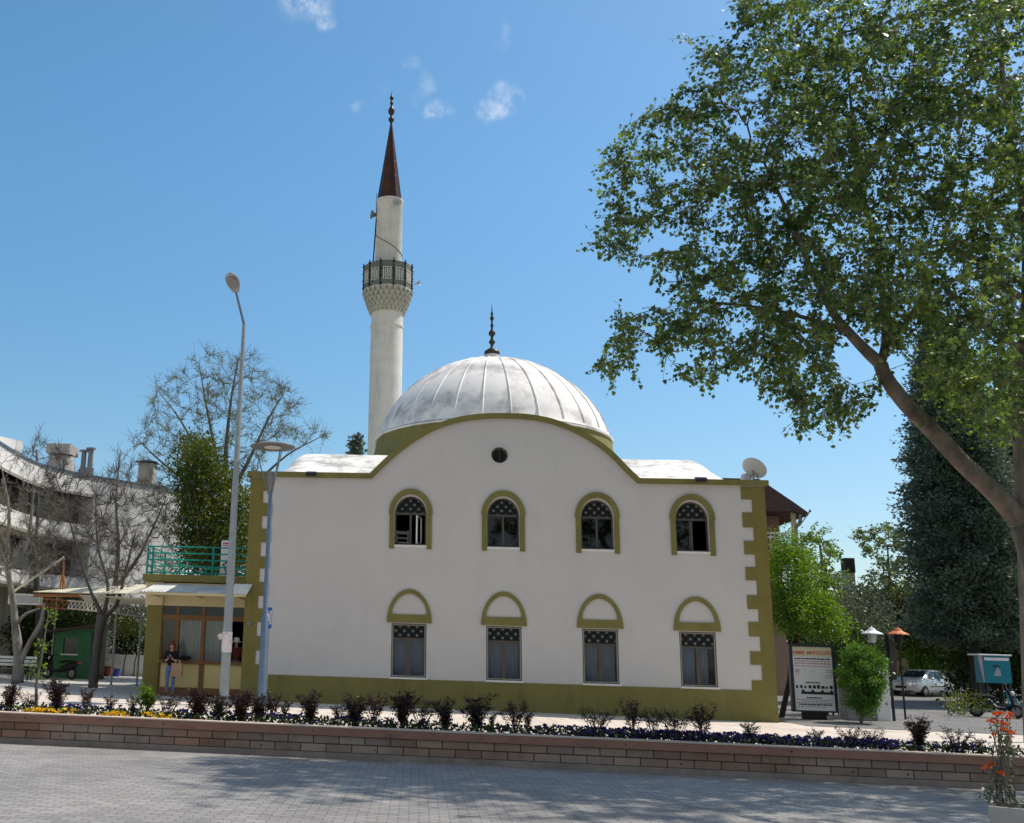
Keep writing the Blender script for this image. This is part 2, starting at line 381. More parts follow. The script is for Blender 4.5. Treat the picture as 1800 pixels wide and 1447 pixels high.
    def build(s, name, mats, parent=None, smooth=False, label=None, ang=40):
        me = bpy.data.meshes.new(name); o = bpy.data.objects.new(name, me); col.objects.link(o)
        off = Vector((0, 0, 0))
        if parent is not None: o.parent = parent; off = origin_of(parent)
        vs = [(v[0]-off.x, v[1]-off.y, v[2]-off.z) for v in s.v]
        me.from_pydata(vs, [], s.f)
        for m in (mats if isinstance(mats, (list, tuple)) else [mats]): me.materials.append(M[m] if isinstance(m, str) else m)
        if any(s.mi): me.polygons.foreach_set('material_index', s.mi)
        if smooth:
            me.polygons.foreach_set('use_smooth', [True]*len(me.polygons))
            if ang < 180: me.set_sharp_from_angle(angle=math.radians(ang))
        me.update()
        if label: o['label'] = label
        return o

T_PLANE = [(0, 0), (.20, -.02), (.52, .16), (.30, .36), (.40, .66), (.15, .62), (0, 1.02), (-.15, .62), (-.40, .66), (-.30, .36), (-.52, .16), (-.20, -.02)]
T_LEAF = [(0, 0), (.26, .3), (.22, .65), (0, 1), (-.22, .65), (-.26, .3)]
T_NARROW = [(0, 0), (.13, .35), (.09, .75), (0, 1), (-.09, .75), (-.13, .35)]
T_TUFT = [(0, 0), (.3, .25), (.22, .5), (.42, .85), (.12, .7), (0, 1), (-.14, .66), (-.40, .8), (-.2, .5), (-.32, .3)]
def leaves(name, Pn, An, size, tmpl, m, parent=None, fold=.12, vbias=None):
    """one mesh of leaves: base points, tip directions, sizes"""
    Pn = np.asarray(Pn, float); An = np.asarray(An, float); n = len(Pn)
    An = An/np.maximum(np.linalg.norm(An, axis=1, keepdims=True), 1e-9)
    r = NR.normal(size=(n, 3)); B = np.cross(An, r); B /= np.maximum(np.linalg.norm(B, axis=1, keepdims=True), 1e-9); C = np.cross(An, B)
    k = len(tmpl); T = np.array(tmpl); size = np.broadcast_to(np.asarray(size, float), (n,))
    V = Pn[:, None, :]+size[:, None, None]*(T[None, :, 0, None]*B[:, None, :]+T[None, :, 1, None]*An[:, None, :]+(np.abs(T[:, 0])*fold*2-.25*fold*T[:, 1]**2)[None, :, None]*C[:, None, :])
    off = origin_of(parent) if parent is not None else Vector((0, 0, 0))
    V = V-np.array(off)[None, None, :]
    me = bpy.data.meshes.new(name); me.vertices.add(n*k); me.vertices.foreach_set('co', V.reshape(-1).astype(np.float32))
    me.loops.add(n*k); me.loops.foreach_set('vertex_index', np.arange(n*k, dtype=np.int32))
    me.polygons.add(n); me.polygons.foreach_set('loop_start', np.arange(0, n*k, k, dtype=np.int32))
    at = me.attributes.new('v', 'FLOAT', 'FACE')
    val = NR.random(n) if vbias is None else np.clip(np.asarray(vbias)+NR.normal(size=n)*.2, 0, 1)
    at.data.foreach_set('value', val.astype(np.float32))
    me.materials.append(M[m]); me.update(calc_edges=True); me.validate()
    o = bpy.data.objects.new(name, me); col.objects.link(o)
    if parent is not None: o.parent = parent
    return o
def in_poly(x, y, poly):
    c = False; j = len(poly)-1
    for i in range(len(poly)):
        if (poly[i][1] > y) != (poly[j][1] > y) and x < (poly[j][0]-poly[i][0])*(y-poly[i][1])/(poly[j][1]-poly[i][1])+poly[i][0]: c = not c
        j = i
    return c
def grow(root_paths, targets, tip_r=.006, power=.42, droop=.1, jit=.06, back=.5, rmax=None, seg=4):
    """root_paths: [(points, radii)] big limbs; targets: points the branching reaches. Returns tubes and the twig paths."""
    pos = []; dr = []; par = []; fixed = []
    for pts, rad in root_paths:
        pts = [Vector(p) for p in pts]; prev = -1
        # resample
        for i in range(len(pts)):
            d = (pts[min(i+1, len(pts)-1)]-pts[max(0, i-1)]).normalized()
            pos.append(pts[i]); dr.append(d); par.append(prev); fixed.append(rad[i]); prev = len(pos)-1
    nroot = len(pos)
    cnt = [0]*nroot; paths = []
    A = np.zeros((nroot+len(targets)*seg, 3)); D = np.zeros_like(A); used = nroot
    A[:nroot] = [tuple(p) for p in pos]; D[:nroot] = [tuple(d) for d in dr]
    ok = np.array([f is not None for f in fixed])
    tg = np.array([tuple(t) for t in targets]); base = A[:nroot]
    dist0 = np.min(np.linalg.norm(tg[:, None, :]-base[None, :, :], axis=2), axis=1)
    for ti in np.argsort(dist0):
        t = tg[ti]; dv = t[None, :]-A[:used]; d = np.linalg.norm(dv, axis=1)+1e-6
        cs = np.sum(dv*D[:used], axis=1)/d
        cost = d*(1+back*(1-cs))
        j = int(np.argmin(cost)); p0 = Vector(A[j]); d0 = Vector(D[j]); L = d[j]; tv = Vector(t)
        c1 = p0+d0*L*.33; c2 = tv-(tv-p0)*.3+Vector((0, 0, L*droop))
        pts = [p0]; prev = j; ids = [j]
        for k in range(1, seg+1):
            u = k/seg; q = p0*(1-u)**3+c1*3*u*(1-u)**2+c2*3*u*u*(1-u)+tv*u**3
            if k < seg: q = q+Vector((R.uniform(-1, 1), R.uniform(-1, 1), R.uniform(-1, 1)))*L*jit
            dd = (q-pts[-1]).normalized(); A[used] = tuple(q); D[used] = tuple(dd); pos.append(q); par.append(prev); fixed.append(None); cnt.append(0)
            prev = used; ids.append(used); used += 1; pts.append(q)
        paths.append(ids)
        k = prev
        while k != -1: cnt[k] += 1; k = par[k]
    def rr(i):
        r = tip_r*max(1, cnt[i])**power
        if rmax: r = min(r, rmax)
        return fixed[i] if fixed[i] is not None else r
    tubes = []
    for ids in paths:
        rad = [rr(i) for i in ids]; rad[0] = min(rad[0], rad[1]*1.35)
        tubes.append(([pos[i] for i in ids], rad))
    return tubes
def ellip(n, c, r, shell=.35, zmin=-1.):
    out = []
    while len(out) < n:
        v = Vector((R.gauss(0, 1), R.gauss(0, 1), R.gauss(0, 1))).normalized()*(R.uniform(shell, 1)**.6)
        if v.z < zmin: continue
        out.append(Vector((c[0]+v.x*r[0], c[1]+v.y*r[1], c[2]+v.z*r[2])))
    return out
def clump_leaves(centers, per, spread, up=.2, out_c=None):
    Pn = []; An = []; vb = []
    for c in centers:
        b = R.uniform(.15, .85)
        for _ in range(per):
            o = Vector((R.gauss(0, 1), R.gauss(0, 1), R.gauss(0, .8)))*spread
            Pn.append(tuple(c+o)); d = o.normalized() if o.length > 0 else Vector((0, 0, 1))
            a = Vector((R.gauss(0, 1), R.gauss(0, 1), R.gauss(0, 1)))*.8+d*.7+Vector((0, 0, up))
            An.append(tuple(a)); vb.append(b)
    return Pn, An, vb

# ---------------------------------------------------------------- sky and light
SUN = Vector((.60, .305, 1.0)).normalized()
w = bpy.data.worlds.new('World'); sc.world = w; w.use_nodes = True
nt = w.node_tree; L = nt.links; bg = nt.nodes['Background']
sky = N(nt, 'ShaderNodeTexSky', sky_type='NISHITA'); sky.sun_disc = False
sky.sun_elevation = math.asin(SUN.z); sky.sun_rotation = math.atan2(SUN.x, SUN.y)
sky.air_density = 1.0; sky.dust_density = .8; sky.ozone_density = 2.2; sky.altitude = 20
SKY = .12
tc = N(nt, 'ShaderNodeTexCoord')
nz = N(nt, 'ShaderNodeTexNoise', i_Scale=58., i_Detail=10., i_Roughness=.68); L.new(tc.outputs['Generated'], nz.inputs['Vector'])
nw = N(nt, 'ShaderNodeVectorMath', operation='MULTIPLY_ADD'); nw.inputs[1].default_value = (.075, .075, .075)
n3 = N(nt, 'ShaderNodeTexNoise', i_Scale=22., i_Detail=6.); L.new(tc.outputs['Generated'], n3.inputs['Vector'])
L.new(n3.outputs['Color'], nw.inputs[0]); L.new(tc.outputs['Generated'], nw.inputs[2])
acc = None
for (px, py, sz, st) in ((535, 8, .020, .9), (552, 42, .013, .75), (880, 180, .014, .75), (850, 195, .011, .65), (905, 165, .010, .55), (770, 186, .010, .55), (748, 150, .012, .35), (720, 104, .010, .35), (650, 182, .010, .35), (870, 70, .008, .25)):
    d = ray(px, py).normalized()+Vector((.0375, .0375, .0375))
    ds = N(nt, 'ShaderNodeVectorMath', operation='DISTANCE'); ds.inputs[1].default_value = d; L.new(nw.outputs[0], ds.inputs[0])
    mr = N(nt, 'ShaderNodeMapRange', interpolation_type='SMOOTHSTEP'); mr.inputs[1].default_value = sz*1.5; mr.inputs[2].default_value = 0; mr.inputs[3].default_value = 0; mr.inputs[4].default_value = st
    L.new(ds.outputs['Value'], mr.inputs[0])
    if acc is None: acc = mr.outputs[0]
    else:
        mx = N(nt, 'ShaderNodeMath', operation='MAXIMUM'); L.new(acc, mx.inputs[0]); L.new(mr.outputs[0], mx.inputs[1]); acc = mx.outputs[0]
m2 = N(nt, 'ShaderNodeMapRange'); m2.inputs[1].default_value = .40; m2.inputs[2].default_value = .72; L.new(nz.outputs['Fac'], m2.inputs[0])
mm = N(nt, 'ShaderNodeMath', operation='MULTIPLY'); L.new(acc, mm.inputs[0]); L.new(m2.outputs[0], mm.inputs[1])
hsv = N(nt, 'ShaderNodeHueSaturation', i_Hue=.4875, i_Saturation=1.22, i_Value=1.22); L.new(sky.outputs[0], hsv.inputs['Color'])
cs = mixcol(nt, mm.outputs[0], hsv.outputs[0], (7.4, 7.6, 8.0))
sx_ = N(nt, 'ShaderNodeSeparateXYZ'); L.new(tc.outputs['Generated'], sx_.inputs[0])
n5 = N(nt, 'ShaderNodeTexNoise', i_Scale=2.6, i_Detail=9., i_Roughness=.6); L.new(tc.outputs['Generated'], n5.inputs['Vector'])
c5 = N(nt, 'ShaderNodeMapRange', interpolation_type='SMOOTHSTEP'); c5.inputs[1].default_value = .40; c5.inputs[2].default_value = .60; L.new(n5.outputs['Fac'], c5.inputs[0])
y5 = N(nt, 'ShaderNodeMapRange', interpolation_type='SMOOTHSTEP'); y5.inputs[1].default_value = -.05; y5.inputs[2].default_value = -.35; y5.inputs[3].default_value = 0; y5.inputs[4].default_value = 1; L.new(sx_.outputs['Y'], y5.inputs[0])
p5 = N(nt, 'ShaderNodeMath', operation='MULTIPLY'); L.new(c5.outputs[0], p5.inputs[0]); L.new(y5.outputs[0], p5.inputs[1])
cs = mixcol(nt, p5.outputs[0], cs, (4.7, 4.6, 4.55))  # unseen white clouds added behind the camera to fill the shaded facade
h5 = N(nt, 'ShaderNodeMapRange'); h5.inputs[1].default_value = .0; h5.inputs[2].default_value = .42; h5.inputs[3].default_value = .74; h5.inputs[4].default_value = 1.; L.new(sx_.outputs['Z'], h5.inputs[0])
hm = N(nt, 'ShaderNodeVectorMath', operation='SCALE'); L.new(cs, hm.inputs[0]); L.new(h5.outputs[0], hm.inputs['Scale']); cs = hm.outputs[0]
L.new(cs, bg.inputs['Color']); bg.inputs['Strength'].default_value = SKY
sd = bpy.data.lights.new('sun', 'SUN'); sd.energy = 4.3; sd.angle = math.radians(.5); sd.color = (1, .93, .83)
so = bpy.data.objects.new('sun', sd); col.objects.link(so); so.rotation_euler = SUN.to_track_quat('Z', 'Y').to_euler(); so.location = (30, 20, 60)
sc.view_settings.view_transform = 'Standard'; sc.view_settings.look = 'None'; sc.view_settings.gamma = 1; sc.view_settings.use_curve_mapping = False
sc.view_settings.exposure = .15
sc.cycles.max_bounces = 8; sc.cycles.transparent_max_bounces = 12; sc.cycles.diffuse_bounces = 4

# ---------------------------------------------------------------- ground
def sheet(name, x0, x1, y0, y1, dz, m, nx=24, ny=2, edge=None):
    b = MB(); xs = [x0+(x1-x0)*i/nx for i in range(nx+1)]; ys = [y0+(y1-y0)*j/ny for j in range(ny+1)]
    vs = [(x, y, gz(x, y)+dz) for y in ys for x in xs]
    fs = [(j*(nx+1)+i, j*(nx+1)+i+1, (j+1)*(nx+1)+i+1, (j+1)*(nx+1)+i) for j in range(ny) for i in range(nx)]
    b.add(vs, fs); return tag(b.build(name, m), kind='structure')
WY = -16.75                              # street face of the planter wall
sheet('ground', -800, 800, -300, 900, -.03, 'earth', 400, 300)
sheet('road', -60, 70, -60, WY+.05, -.0, 'road', 40, 4)
sheet('pavement', -60, 24, WY+1.2, .3, -.004, 'walk', 40, 4)
sheet('plaza', -60, -.2, .3, 60, -.008, 'plaza', 20, 6)
sheet('lane', 16.9, 60, -1.2, 61, .006, 'lane', 44, 62)

# brick planter wall along the street
wall = thing('planter_wall', 'long low brown brick planter wall with red coping along the street', 'wall', (4, WY, gz(4)))
def strip(y0, y1, za, zb, x0=-34., x1=44., n=39):
    b = MB(); vs = []
    for i in range(n+1):
        x = x0+(x1-x0)*i/n; g = gz(x); vs += [(x, y0, g+za), (x, y1, g+za), (x, y1, g+zb), (x, y0, g+zb)]
    fs = []
    for i in range(n):
        a = i*4
        for k in range(4): j = (k+1) % 4; fs.append((a+k, a+4+k, a+4+j, a+j))
    fs += [(0, 1, 2, 3), (n*4+3, n*4+2, n*4+1, n*4)]
    b.add(vs, fs); return b
bw = strip(WY, WY+.2, .085, .335)
bw.build('brick_face', 'brick', wall)
strip(WY-.035, WY+.2, -.05, .085).build('footing', 'footing', wall)
cp = strip(WY-.03, WY+.22, .335, .455); cp.build('coping', 'coping', wall)
strip(WY-.036, WY+.226, .455, .472).build('coping_edge', 'copingtop', wall)
hb = MB()
for i in range(70):
    x = -20+i*.8+R.uniform(-.12, .12); z = gz(x)+(.147 if i % 3 else .40)
    if R.random() < .75: hb.tube([(x, WY-.004 if z < gz(x)+.3 else WY-.034, z), (x, WY+.01 if z < gz(x)+.3 else WY-.02, z)], R.uniform(.009, .016), 8)
hb.build('weep_hole', 'black', wall)
strip(WY+1.06, WY+1.2, -.05, .30).build('rear_kerb', 'footing', wall)
sl = strip(WY+.2, WY+1.06, -.02, .36); tag(sl.build('soil', 'soil'), kind='structure')

# ---------------------------------------------------------------- mosque
XR = 16.44; EV = 7.151
mosque = thing('mosque', 'white two storey mosque with olive trim, curved gable and ribbed dome', 'mosque', (8.2, 0, gz(8.2)))
CY = -.12
top_px = [(435, 830), (650, 829.4), (675, 807), (700, 785.3), (730, 764.5), (761.8, 747), (796.5, 735), (831, 728.6), (862, 726.2), (889, 726), (925, 727.4), (961, 733.2), (990, 742), (1019, 754.5), (1047.8, 770.8), (1076.7, 792.5), (1102, 818), (1125, 840.5), (1351, 844)]
tp = [P(a, b, CY) for a, b in top_px]; tp = [(v.x, v.z) for v in tp]
zt = (tp[0][1]+tp[1][1]+tp[-1][1]+tp[-2][1])/4
tp[0] = (tp[0][0], zt); tp[1] = (tp[1][0], zt); tp[-1] = (tp[-1][0], zt); tp[-2] = (tp[-2][0], zt)
def catmull(p, n):
    o = []
    for i in range(len(p)-1):
        a, b, c, d = p[max(0, i-1)], p[i], p[i+1], p[min(len(p)-1, i+2)]
        for k in range(n):
            t = k/n; o.append(tuple(.5*((2*b[q])+(c[q]-a[q])*t+(2*a[q]-5*b[q]+4*c[q]-d[q])*t*t+(3*b[q]-a[q]-3*c[q]+d[q])*t**3) for q in (0, 1)))
    return o+[p[-1]]
arc = catmull(tp[1:-1], 5)
prof = [tp[0]]+arc+[tp[-1]]
def offset(pr, d):
    o = []
    for i, p in enumerate(pr):
        a = pr[max(0, i-1)]; c = pr[min(len(pr)-1, i+1)]
        n1 = Vector((p[0]-a[0], p[1]-a[1])); n2 = Vector((c[0]-p[0], c[1]-p[1]))
        if n1.length < 1e-6: n1 = n2
        if n2.length < 1e-6: n2 = n1
        n1.normalize(); n2.normalize(); m = Vector((-(n1.y+n2.y), n1.x+n2.x)).normalized(); q = d/max(.5, m.x*-n1.y+m.y*n1.x)
        o.append((p[0]+m.x*q, p[1]+m.y*q))
    return o
low = offset(prof, -.165)
b = MB(); n = len(prof); vs = []
for (a, c) in zip(prof, low):
    vs += [(a[0], CY, a[1]), (c[0], CY, c[1]), (c[0], .28, c[1]), (a[0], .28, a[1])]
fs = []
for i in range(n-1):
    for k in range(4): j = (k+1) % 4; fs.append((i*4+k, i*4+j, i*4+4+j, i*4+4+k))
fs += [(0, 3, 2, 1), (n*4-4, n*4-3, n*4-2, n*4-1)]
b.add(vs, fs); b.build('cornice', 'olive', mosque)
# side cornices
MB().box((prof[0][0], .28, zt-.165), (.3, 16, zt)).build('side_cornice', 'olive', mosque); MB().box((XR-.3, .28, zt-.165), (prof[-1][0], 16, zt)).build('side_cornice', 'olive', mosque)

C4 = [5.254, 8.230, 11.208, 14.177]
UH, USILL, USP, UTOP = .515, 4.99, 6.005, 6.585
LH, LT, LB = .5525, 2.51, .856
def arch_pts(c, hw, z0, zs, zt_, n=16, p=2.):
    return [(c-hw, z0)]+[(c-hw*math.cos(PI*i/n), zs+(zt_-zs)*math.sin(PI*i/n)) for i in range(n+1)]+[(c+hw, z0)]
wl = [q for q in offset(prof, -.10)]; wl[0] = (0, wl[0][1]); wl[-1] = (XR, wl[-1][1])
outer = [(0, -.5)]+[(XR, -.5)]+wl[::-1]
holes = []
for c in C4:
    holes.append(arch_pts(c, UH, USILL, USP, UTOP)); holes.append([(c-LH, LB), (c-LH, LT), (c+LH, LT), (c+LH, LB)])
cw = P(878.2, 799.9, 0); cr = .285
holes.append([(cw.x+cr*math.cos(2*PI*i/24), cw.z+cr*math.sin(2*PI*i/24)) for i in range(24)])
b = MB(); b.prismY(outer, 0, .25, holes)
b.box((0, .25, -.5), (.25, 16, EV)); b.box((XR-.25, .25, -.5), (XR, 16, EV)); b.box((.25, 15.75, -.5), (XR-.25, 16, EV))
b.build('wall', 'stucco', mosque)
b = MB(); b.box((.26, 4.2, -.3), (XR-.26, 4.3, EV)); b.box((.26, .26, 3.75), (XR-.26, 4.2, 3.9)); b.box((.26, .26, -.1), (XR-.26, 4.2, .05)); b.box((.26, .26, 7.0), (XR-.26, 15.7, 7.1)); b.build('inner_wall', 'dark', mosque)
# olive dado and corner quoins, a few cm proud
b = MB(); b.prismY([(-.03, -.5), (XR+.03, -.5), (XR+.03, .70), (XR-.42, .70), (XR-.42, .806), (.75, .806), (.75, .70), (-.03, .70)], -.035, .0, caps=(True, False)); b.build('dado', 'olive', mosque)
def quoin(right):
    zs = [.70, 1.18, 1.62, 2.02, 2.50, 3.02, 3.36, 3.82, 4.36, 4.72, 5.18, 5.50, 5.86, 6.22, 6.60, 7.03] if False else None
    z = .70; lv = []; wide = False
    hz = (7.09-.70)/15
    pts_in = []
    for i in range(15):
        ww = .72 if i % 2 == 0 else .40
        if right: ww -= .02
        j = R.uniform(-.03, .03) if 0 < i else 0
        pts_in.append((ww, z+i*hz+j))
    edge = []
    for i, (ww, za) in enumerate(pts_in):
        zb = pts_in[i+1][1] if i < 14 else 7.09
        edge += [(ww, za), (ww, zb)]
    if right: poly = [(XR+.03, .70), (XR+.03, 7.09)]+[(XR-x, z) for x, z in edge[::-1]]
    else: poly = [(-.03, .70)]+[(x, z) for x, z in edge]+[(-.03, 7.09)]
    b = MB(); b.prismY(poly, -.03, 0., caps=(True, False))
    if right: b.box((XR, 0, -.5), (XR+.03, .45, 7.08))
    else: b.box((-.03, 0, -.5), (0, .45, 7.08))
    return b.build('quoin', 'oliveside', mosque)
quoin(False); quoin(True)
# windows
def arch_band(outer_, inner_, y0, y1):
    b = MB(); n = len(outer_); vs = []
    for a, c in zip(outer_, inner_): vs += [(a[0], y0, a[1]), (c[0], y0, c[1]), (c[0], y1, c[1]), (a[0], y1, a[1])]
    fs = []
    for i in range(n-1):
        for k in range(4): j = (k+1) % 4; fs.append((i*4+k, i*4+j, i*4+4+j, i*4+4+k))
    fs += [(0, 3, 2, 1), (n*4-4, n*4-3, n*4-2, n*4-1)]
    return b.add(vs, fs)
def curtain(x0, x1, z0, z1, y, name, m, parent, k=9, amp=.035):
    b = MB(); n = k*6; vs = []; ph = R.uniform(0, 6)
    for i in range(n+1):
        t = i/n; x = x0+(x1-x0)*t; dy = amp*math.sin(2*PI*k*t+ph)+amp*.5*math.sin(2*PI*k*.43*t+2*ph)
        vs += [(x, y+dy, z0), (x+.01*math.sin(9*t+ph), y+dy*.8, z1)]
    b.add(vs, [(2*i, 2*i+2, 2*i+3, 2*i+1) for i in range(n)])
    return b.build(name, m, parent, smooth=True, ang=180)
for wi, c in enumerate(C4):
    # upper window surround: arch slightly wider than its legs
    hs = USP+.0
    b = arch_band(arch_pts(c, .705, hs, hs, 6.817, 20)[1:-1], arch_pts(c, .535, hs, hs, 6.64, 20)[1:-1], -.07, 0)
    b.box((c-.68, -.055, 4.869), (c-.525, 0, hs)); b.box((c+.525, -.055, 4.869), (c+.68, 0, hs))
    b.build('arch_trim', 'olive', mosque)
    b = MB(); b.box((c-UH-.008, -.03, USILL-.07), (c+UH+.008, .14, USILL+.003)); b.build('window_sill', 'sill', mosque)
    # upper window: frame > panes, lattice
    YF = .15
    b = arch_band(arch_pts(c, UH, USILL, USP, UTOP), arch_pts(c, UH-.05, USILL+.05, USP, UTOP-.05), YF, YF+.06)
    b.box((c-UH+.05, YF+.002, USILL+.001), (c+UH-.05, YF+.058, USILL+.06)); b.box((c-UH+.04, YF-.008, USP-.02), (c+UH-.04, YF+.052, USP+.05))
    b.box((c-.035, YF-.004, USILL+.06), (c+.035, YF+.056, USP-.02))
    wf = b.build('window', 'winframe', mosque)
    b = MB(); b.prismY([(x, z) for x, z in arch_pts(c, UH-.055, USP+.055, USP+.055, UTOP-.055)[1:-1]], YF+.02, YF+.03); b.build('lattice', 'lattice', wf)
    for sd_ in (-1, 1):
        if (wi == 0) or (wi == 3 and sd_ == 1): continue
        x0, x1 = sorted((c+sd_*.04, c+sd_*(UH-.055)))
        b = MB(); b.box((x0, YF+.026, USILL+.065), (x1, YF+.032, USP-.022)); b.build('pane', 'glass', wf)
    # lower window: blind arch, frame with bead, panes, lattice, curtains
    ell = lambda hw, z0, z1, p, n=20: [(c-hw*math.copysign(abs(math.cos(PI*i/n))**p, math.cos(PI*i/n)), z0+(z1-z0)*math.sin(PI*i/n)) for i in range(n+1)]
    b = MB(); o_ = ell(.713, 2.535, 3.587, 1.); i_ = ell(.55, 2.79, 3.45, 1.12)
    b.prismY(o_[::-1], -.06, 0, [i_[::-1]]); b.build('arch_trim', 'olive', mosque)
    b = MB(); b.box((c-LH-.03, -.07, .80), (c+LH+.05, .12, LB+.004)); b.build('window_sill', 'sill', mosque)
    Y2 = .02
    b = MB(); fo = [(c-LH, LB), (c+LH, LB), (c+LH, LT), (c-LH, LT)]; fi = [(c-LH+.075, LB+.07), (c+LH-.075, LB+.07), (c+LH-.075, LT-.07), (c-LH+.075, LT-.07)]
    b.prismY(fo, Y2, Y2+.07, [fi])
    ztr = LT-.07-.37
    b.box((c-LH+.075, Y2+.03, ztr-.07), (c+LH-.075, Y2+.069, ztr)); b.box((c-.06, Y2+.028, LB+.07), (c+.06, Y2+.068, ztr-.07))
    wf = b.build('window', 'winframe', mosque)
    b = MB(); f1 = [(c-LH+.035, LB+.035), (c+LH-.035, LB+.035), (c+LH-.035, LT-.035), (c-LH+.035, LT-.035)]; f2 = [(c-LH+.05, LB+.05), (c+LH-.05, LB+.05), (c+LH-.05, LT-.05), (c-LH+.05, LT-.05)]
    b.prismY(f1, Y2-.006, Y2+.001, [f2]); b.build('bead', 'winline', wf)
    b = MB(); b.box((c-LH+.075, Y2+.045, ztr), (c+LH-.075, Y2+.055, LT-.07)); b.build('lattice', 'lattice', wf)
    for sd_ in (-1, 1):
        x0, x1 = sorted((c+sd_*.06, c+sd_*(LH-.075)))
        b = MB(); b.box((x0, Y2+.05, LB+.07), (x1, Y2+.056, ztr-.07)); b.build('pane', 'glass', wf)
    x1 = c+LH-.06
    if wi == 3: x1 -= .13
    curtain(c-LH+.06, c-.02, LB+.05, ztr+.05, .36, 'curtain', 'curtain', wf); curtain(c+.03, x1, LB+.05, ztr+.05, .36, 'curtain', 'curtain', wf)
# two casements stand open inwards
for c, x, tw in ((C4[0], C4[0]+.04, 1), (C4[3], C4[3]-.02, 1)):
    b = MB(); a = Vector((x, .24, 0)); d = Vector((.22, .62, 0)).normalized()*.42
    if c == C4[0]: a = Vector((c+.20, .24, 0))
    e = a+d
    b.bar(a+Vector((0, 0, USILL+.07)), a+Vector((0, 0, USP-.02)), .075, .05, up=(1, 0, 0)); b.bar(e+Vector((0, 0, USILL+.07)), e+Vector((0, 0, USP-.02)), .06, .05, up=(1, 0, 0))
    b.bar(a+Vector((0, 0, USILL+.10)), e+Vector((0, 0, USILL+.10)), .05, .06); b.bar(a+Vector((0, 0, USP-.05)), e+Vector((0, 0, USP-.05)), .05, .06)
    b.build('open_casement', 'white', mosque)
# round window
b = MB(); ro = [(cw.x+(cr+.045)*math.cos(2*PI*i/32), cw.z+(cr+.045)*math.sin(2*PI*i/32)) for i in range(32)]; ri = [(cw.x+(cr-.01)*math.cos(2*PI*i/32), cw.z+(cr-.01)*math.sin(2*PI*i/32)) for i in range(32)]
b.prismY(ro, -.03, .0, [ri]); b.build('round_trim', 'stucco', mosque)
b = MB(); b.prismY([(cw.x+(cr-.002)*math.cos(2*PI*i/10), cw.z+(cr-.002)*math.sin(2*PI*i/10)) for i in range(10)], .16, .2, [[(cw.x+(cr-.07)*math.cos(2*PI*i/10), cw.z+(cr-.07)*math.sin(2*PI*i/10)) for i in range(10)]])
b.box((cw.x-.012, .165, cw.z-cr+.07), (cw.x+.012, .19, cw.z+cr-.07)); wf = b.build('round_window', 'winframe', mosque)
b = MB(); b.lathe((cw.x, .21, cw.z), [(.001, 0), (cr-.03, 0)], 24, rot=Matrix.Rotation(PI/2, 3, 'X')); b.build('pane', 'rubber', wf)
# eave floodlights
for px, py in ((547, 832), (1232, 842)):
    q = P(px, py, -.3); b = MB(); b.cbox(q, (.34, .2, .09), Matrix.Rotation(.35, 3, 'X')); b.cbox((q.x, q.y+.02, q.z-.06), (.30, .17, .03), Matrix.Rotation(.35, 3, 'X')); b.bar((q.x, q.y+.06, q.z), (q.x, CY, q.z-.01), .05); b.build('floodlight', 'black', mosque)
# roof: low white vault with rounded edges
b = MB(); RX0, RX1, RY0, RY1, RH = .75, XR-.75, .28, 15.6, 1.2; nx, ny = 90, 70; vs = []
def edge(t): t = min(1., max(0., t)); return (1-(1-t)**2.2)**(1/2.2)
for j in range(ny+1):
    v = j/ny; y = RY0+(RY1-RY0)*(v**1.6)
    for i in range(nx+1):
        u = i/nx; u = .5-.5*math.cos(PI*u) if True else u
        x = RX0+(RX1-RX0)*u
        ex = min(edge((x-RX0)/.85), edge((RX1-x)/.85)); ey = min((min(1., (y-RY0)/2.6)*1.), edge((RY1-y)/1.2))
        vs.append((x, y, zt-.03+RH*ex*ey))
b.add(vs, [(j*(nx+1)+i, j*(nx+1)+i+1, (j+1)*(nx+1)+i+1, (j+1)*(nx+1)+i) for j in range(ny) for i in range(nx)]); b.build('roof', 'roof', mosque, smooth=True)
# drum and dome
DY = 7.6
dl, dr_ = P(664, 768, DY), P(1071, 779, DY); DX = (dl.x+dr_.x)/2-.01; DR = (dr_.x-dl.x)/2-.02
apex = P(866.5, 629, DY); zs = (dl.z+dr_.z)/2-.11; DH = apex.z-zs
b = MB(); b.lathe((DX, DY, 0), [(DR+.27, zt+.3), (DR+.22, zs-.80), (DR+.12, zs-.55), (DR+.06, zs-.10), (DR-.05, zs)], 64); b.build('drum', 'olive', mosque, smooth=True, ang=25)
def dome_r(h):       # h: fraction of height measured from the apex
    return max(0, 1-(1-h)**1.5)**.48
hs = [0, .006, .02, .045, .08, .13, .19, .26, .34, .43, .53, .64, .76, .88, .96, 1.]
apex.z -= .16; DH -= .16
pr = [(DR*(1.015 if h == 1. else 1)*dome_r(h), apex.z-DH*h) for h in hs]; pr[0] = (.01, apex.z)
b = MB(); b.lathe((DX, DY, 0), pr, 96); b.lathe((DX, DY, 0), [(DR*1.0, zs), (DR+.13, zs-.04), (DR+.13, zs-.10), (DR, zs-.11)], 96)
NRIB = 28
for k in range(NRIB):
    a = 2*PI*(k+.35)/NRIB
    pts = [(DX+(r+.0)*math.cos(a), DY+(r+.0)*math.sin(a), z) for r, z in pr[2:-1]]
    b.tube(pts, [.022+.016*min(1, i/6) for i in range(len(pts))], 5)
b.build('dome', 'dome', mosque, smooth=True, ang=50)
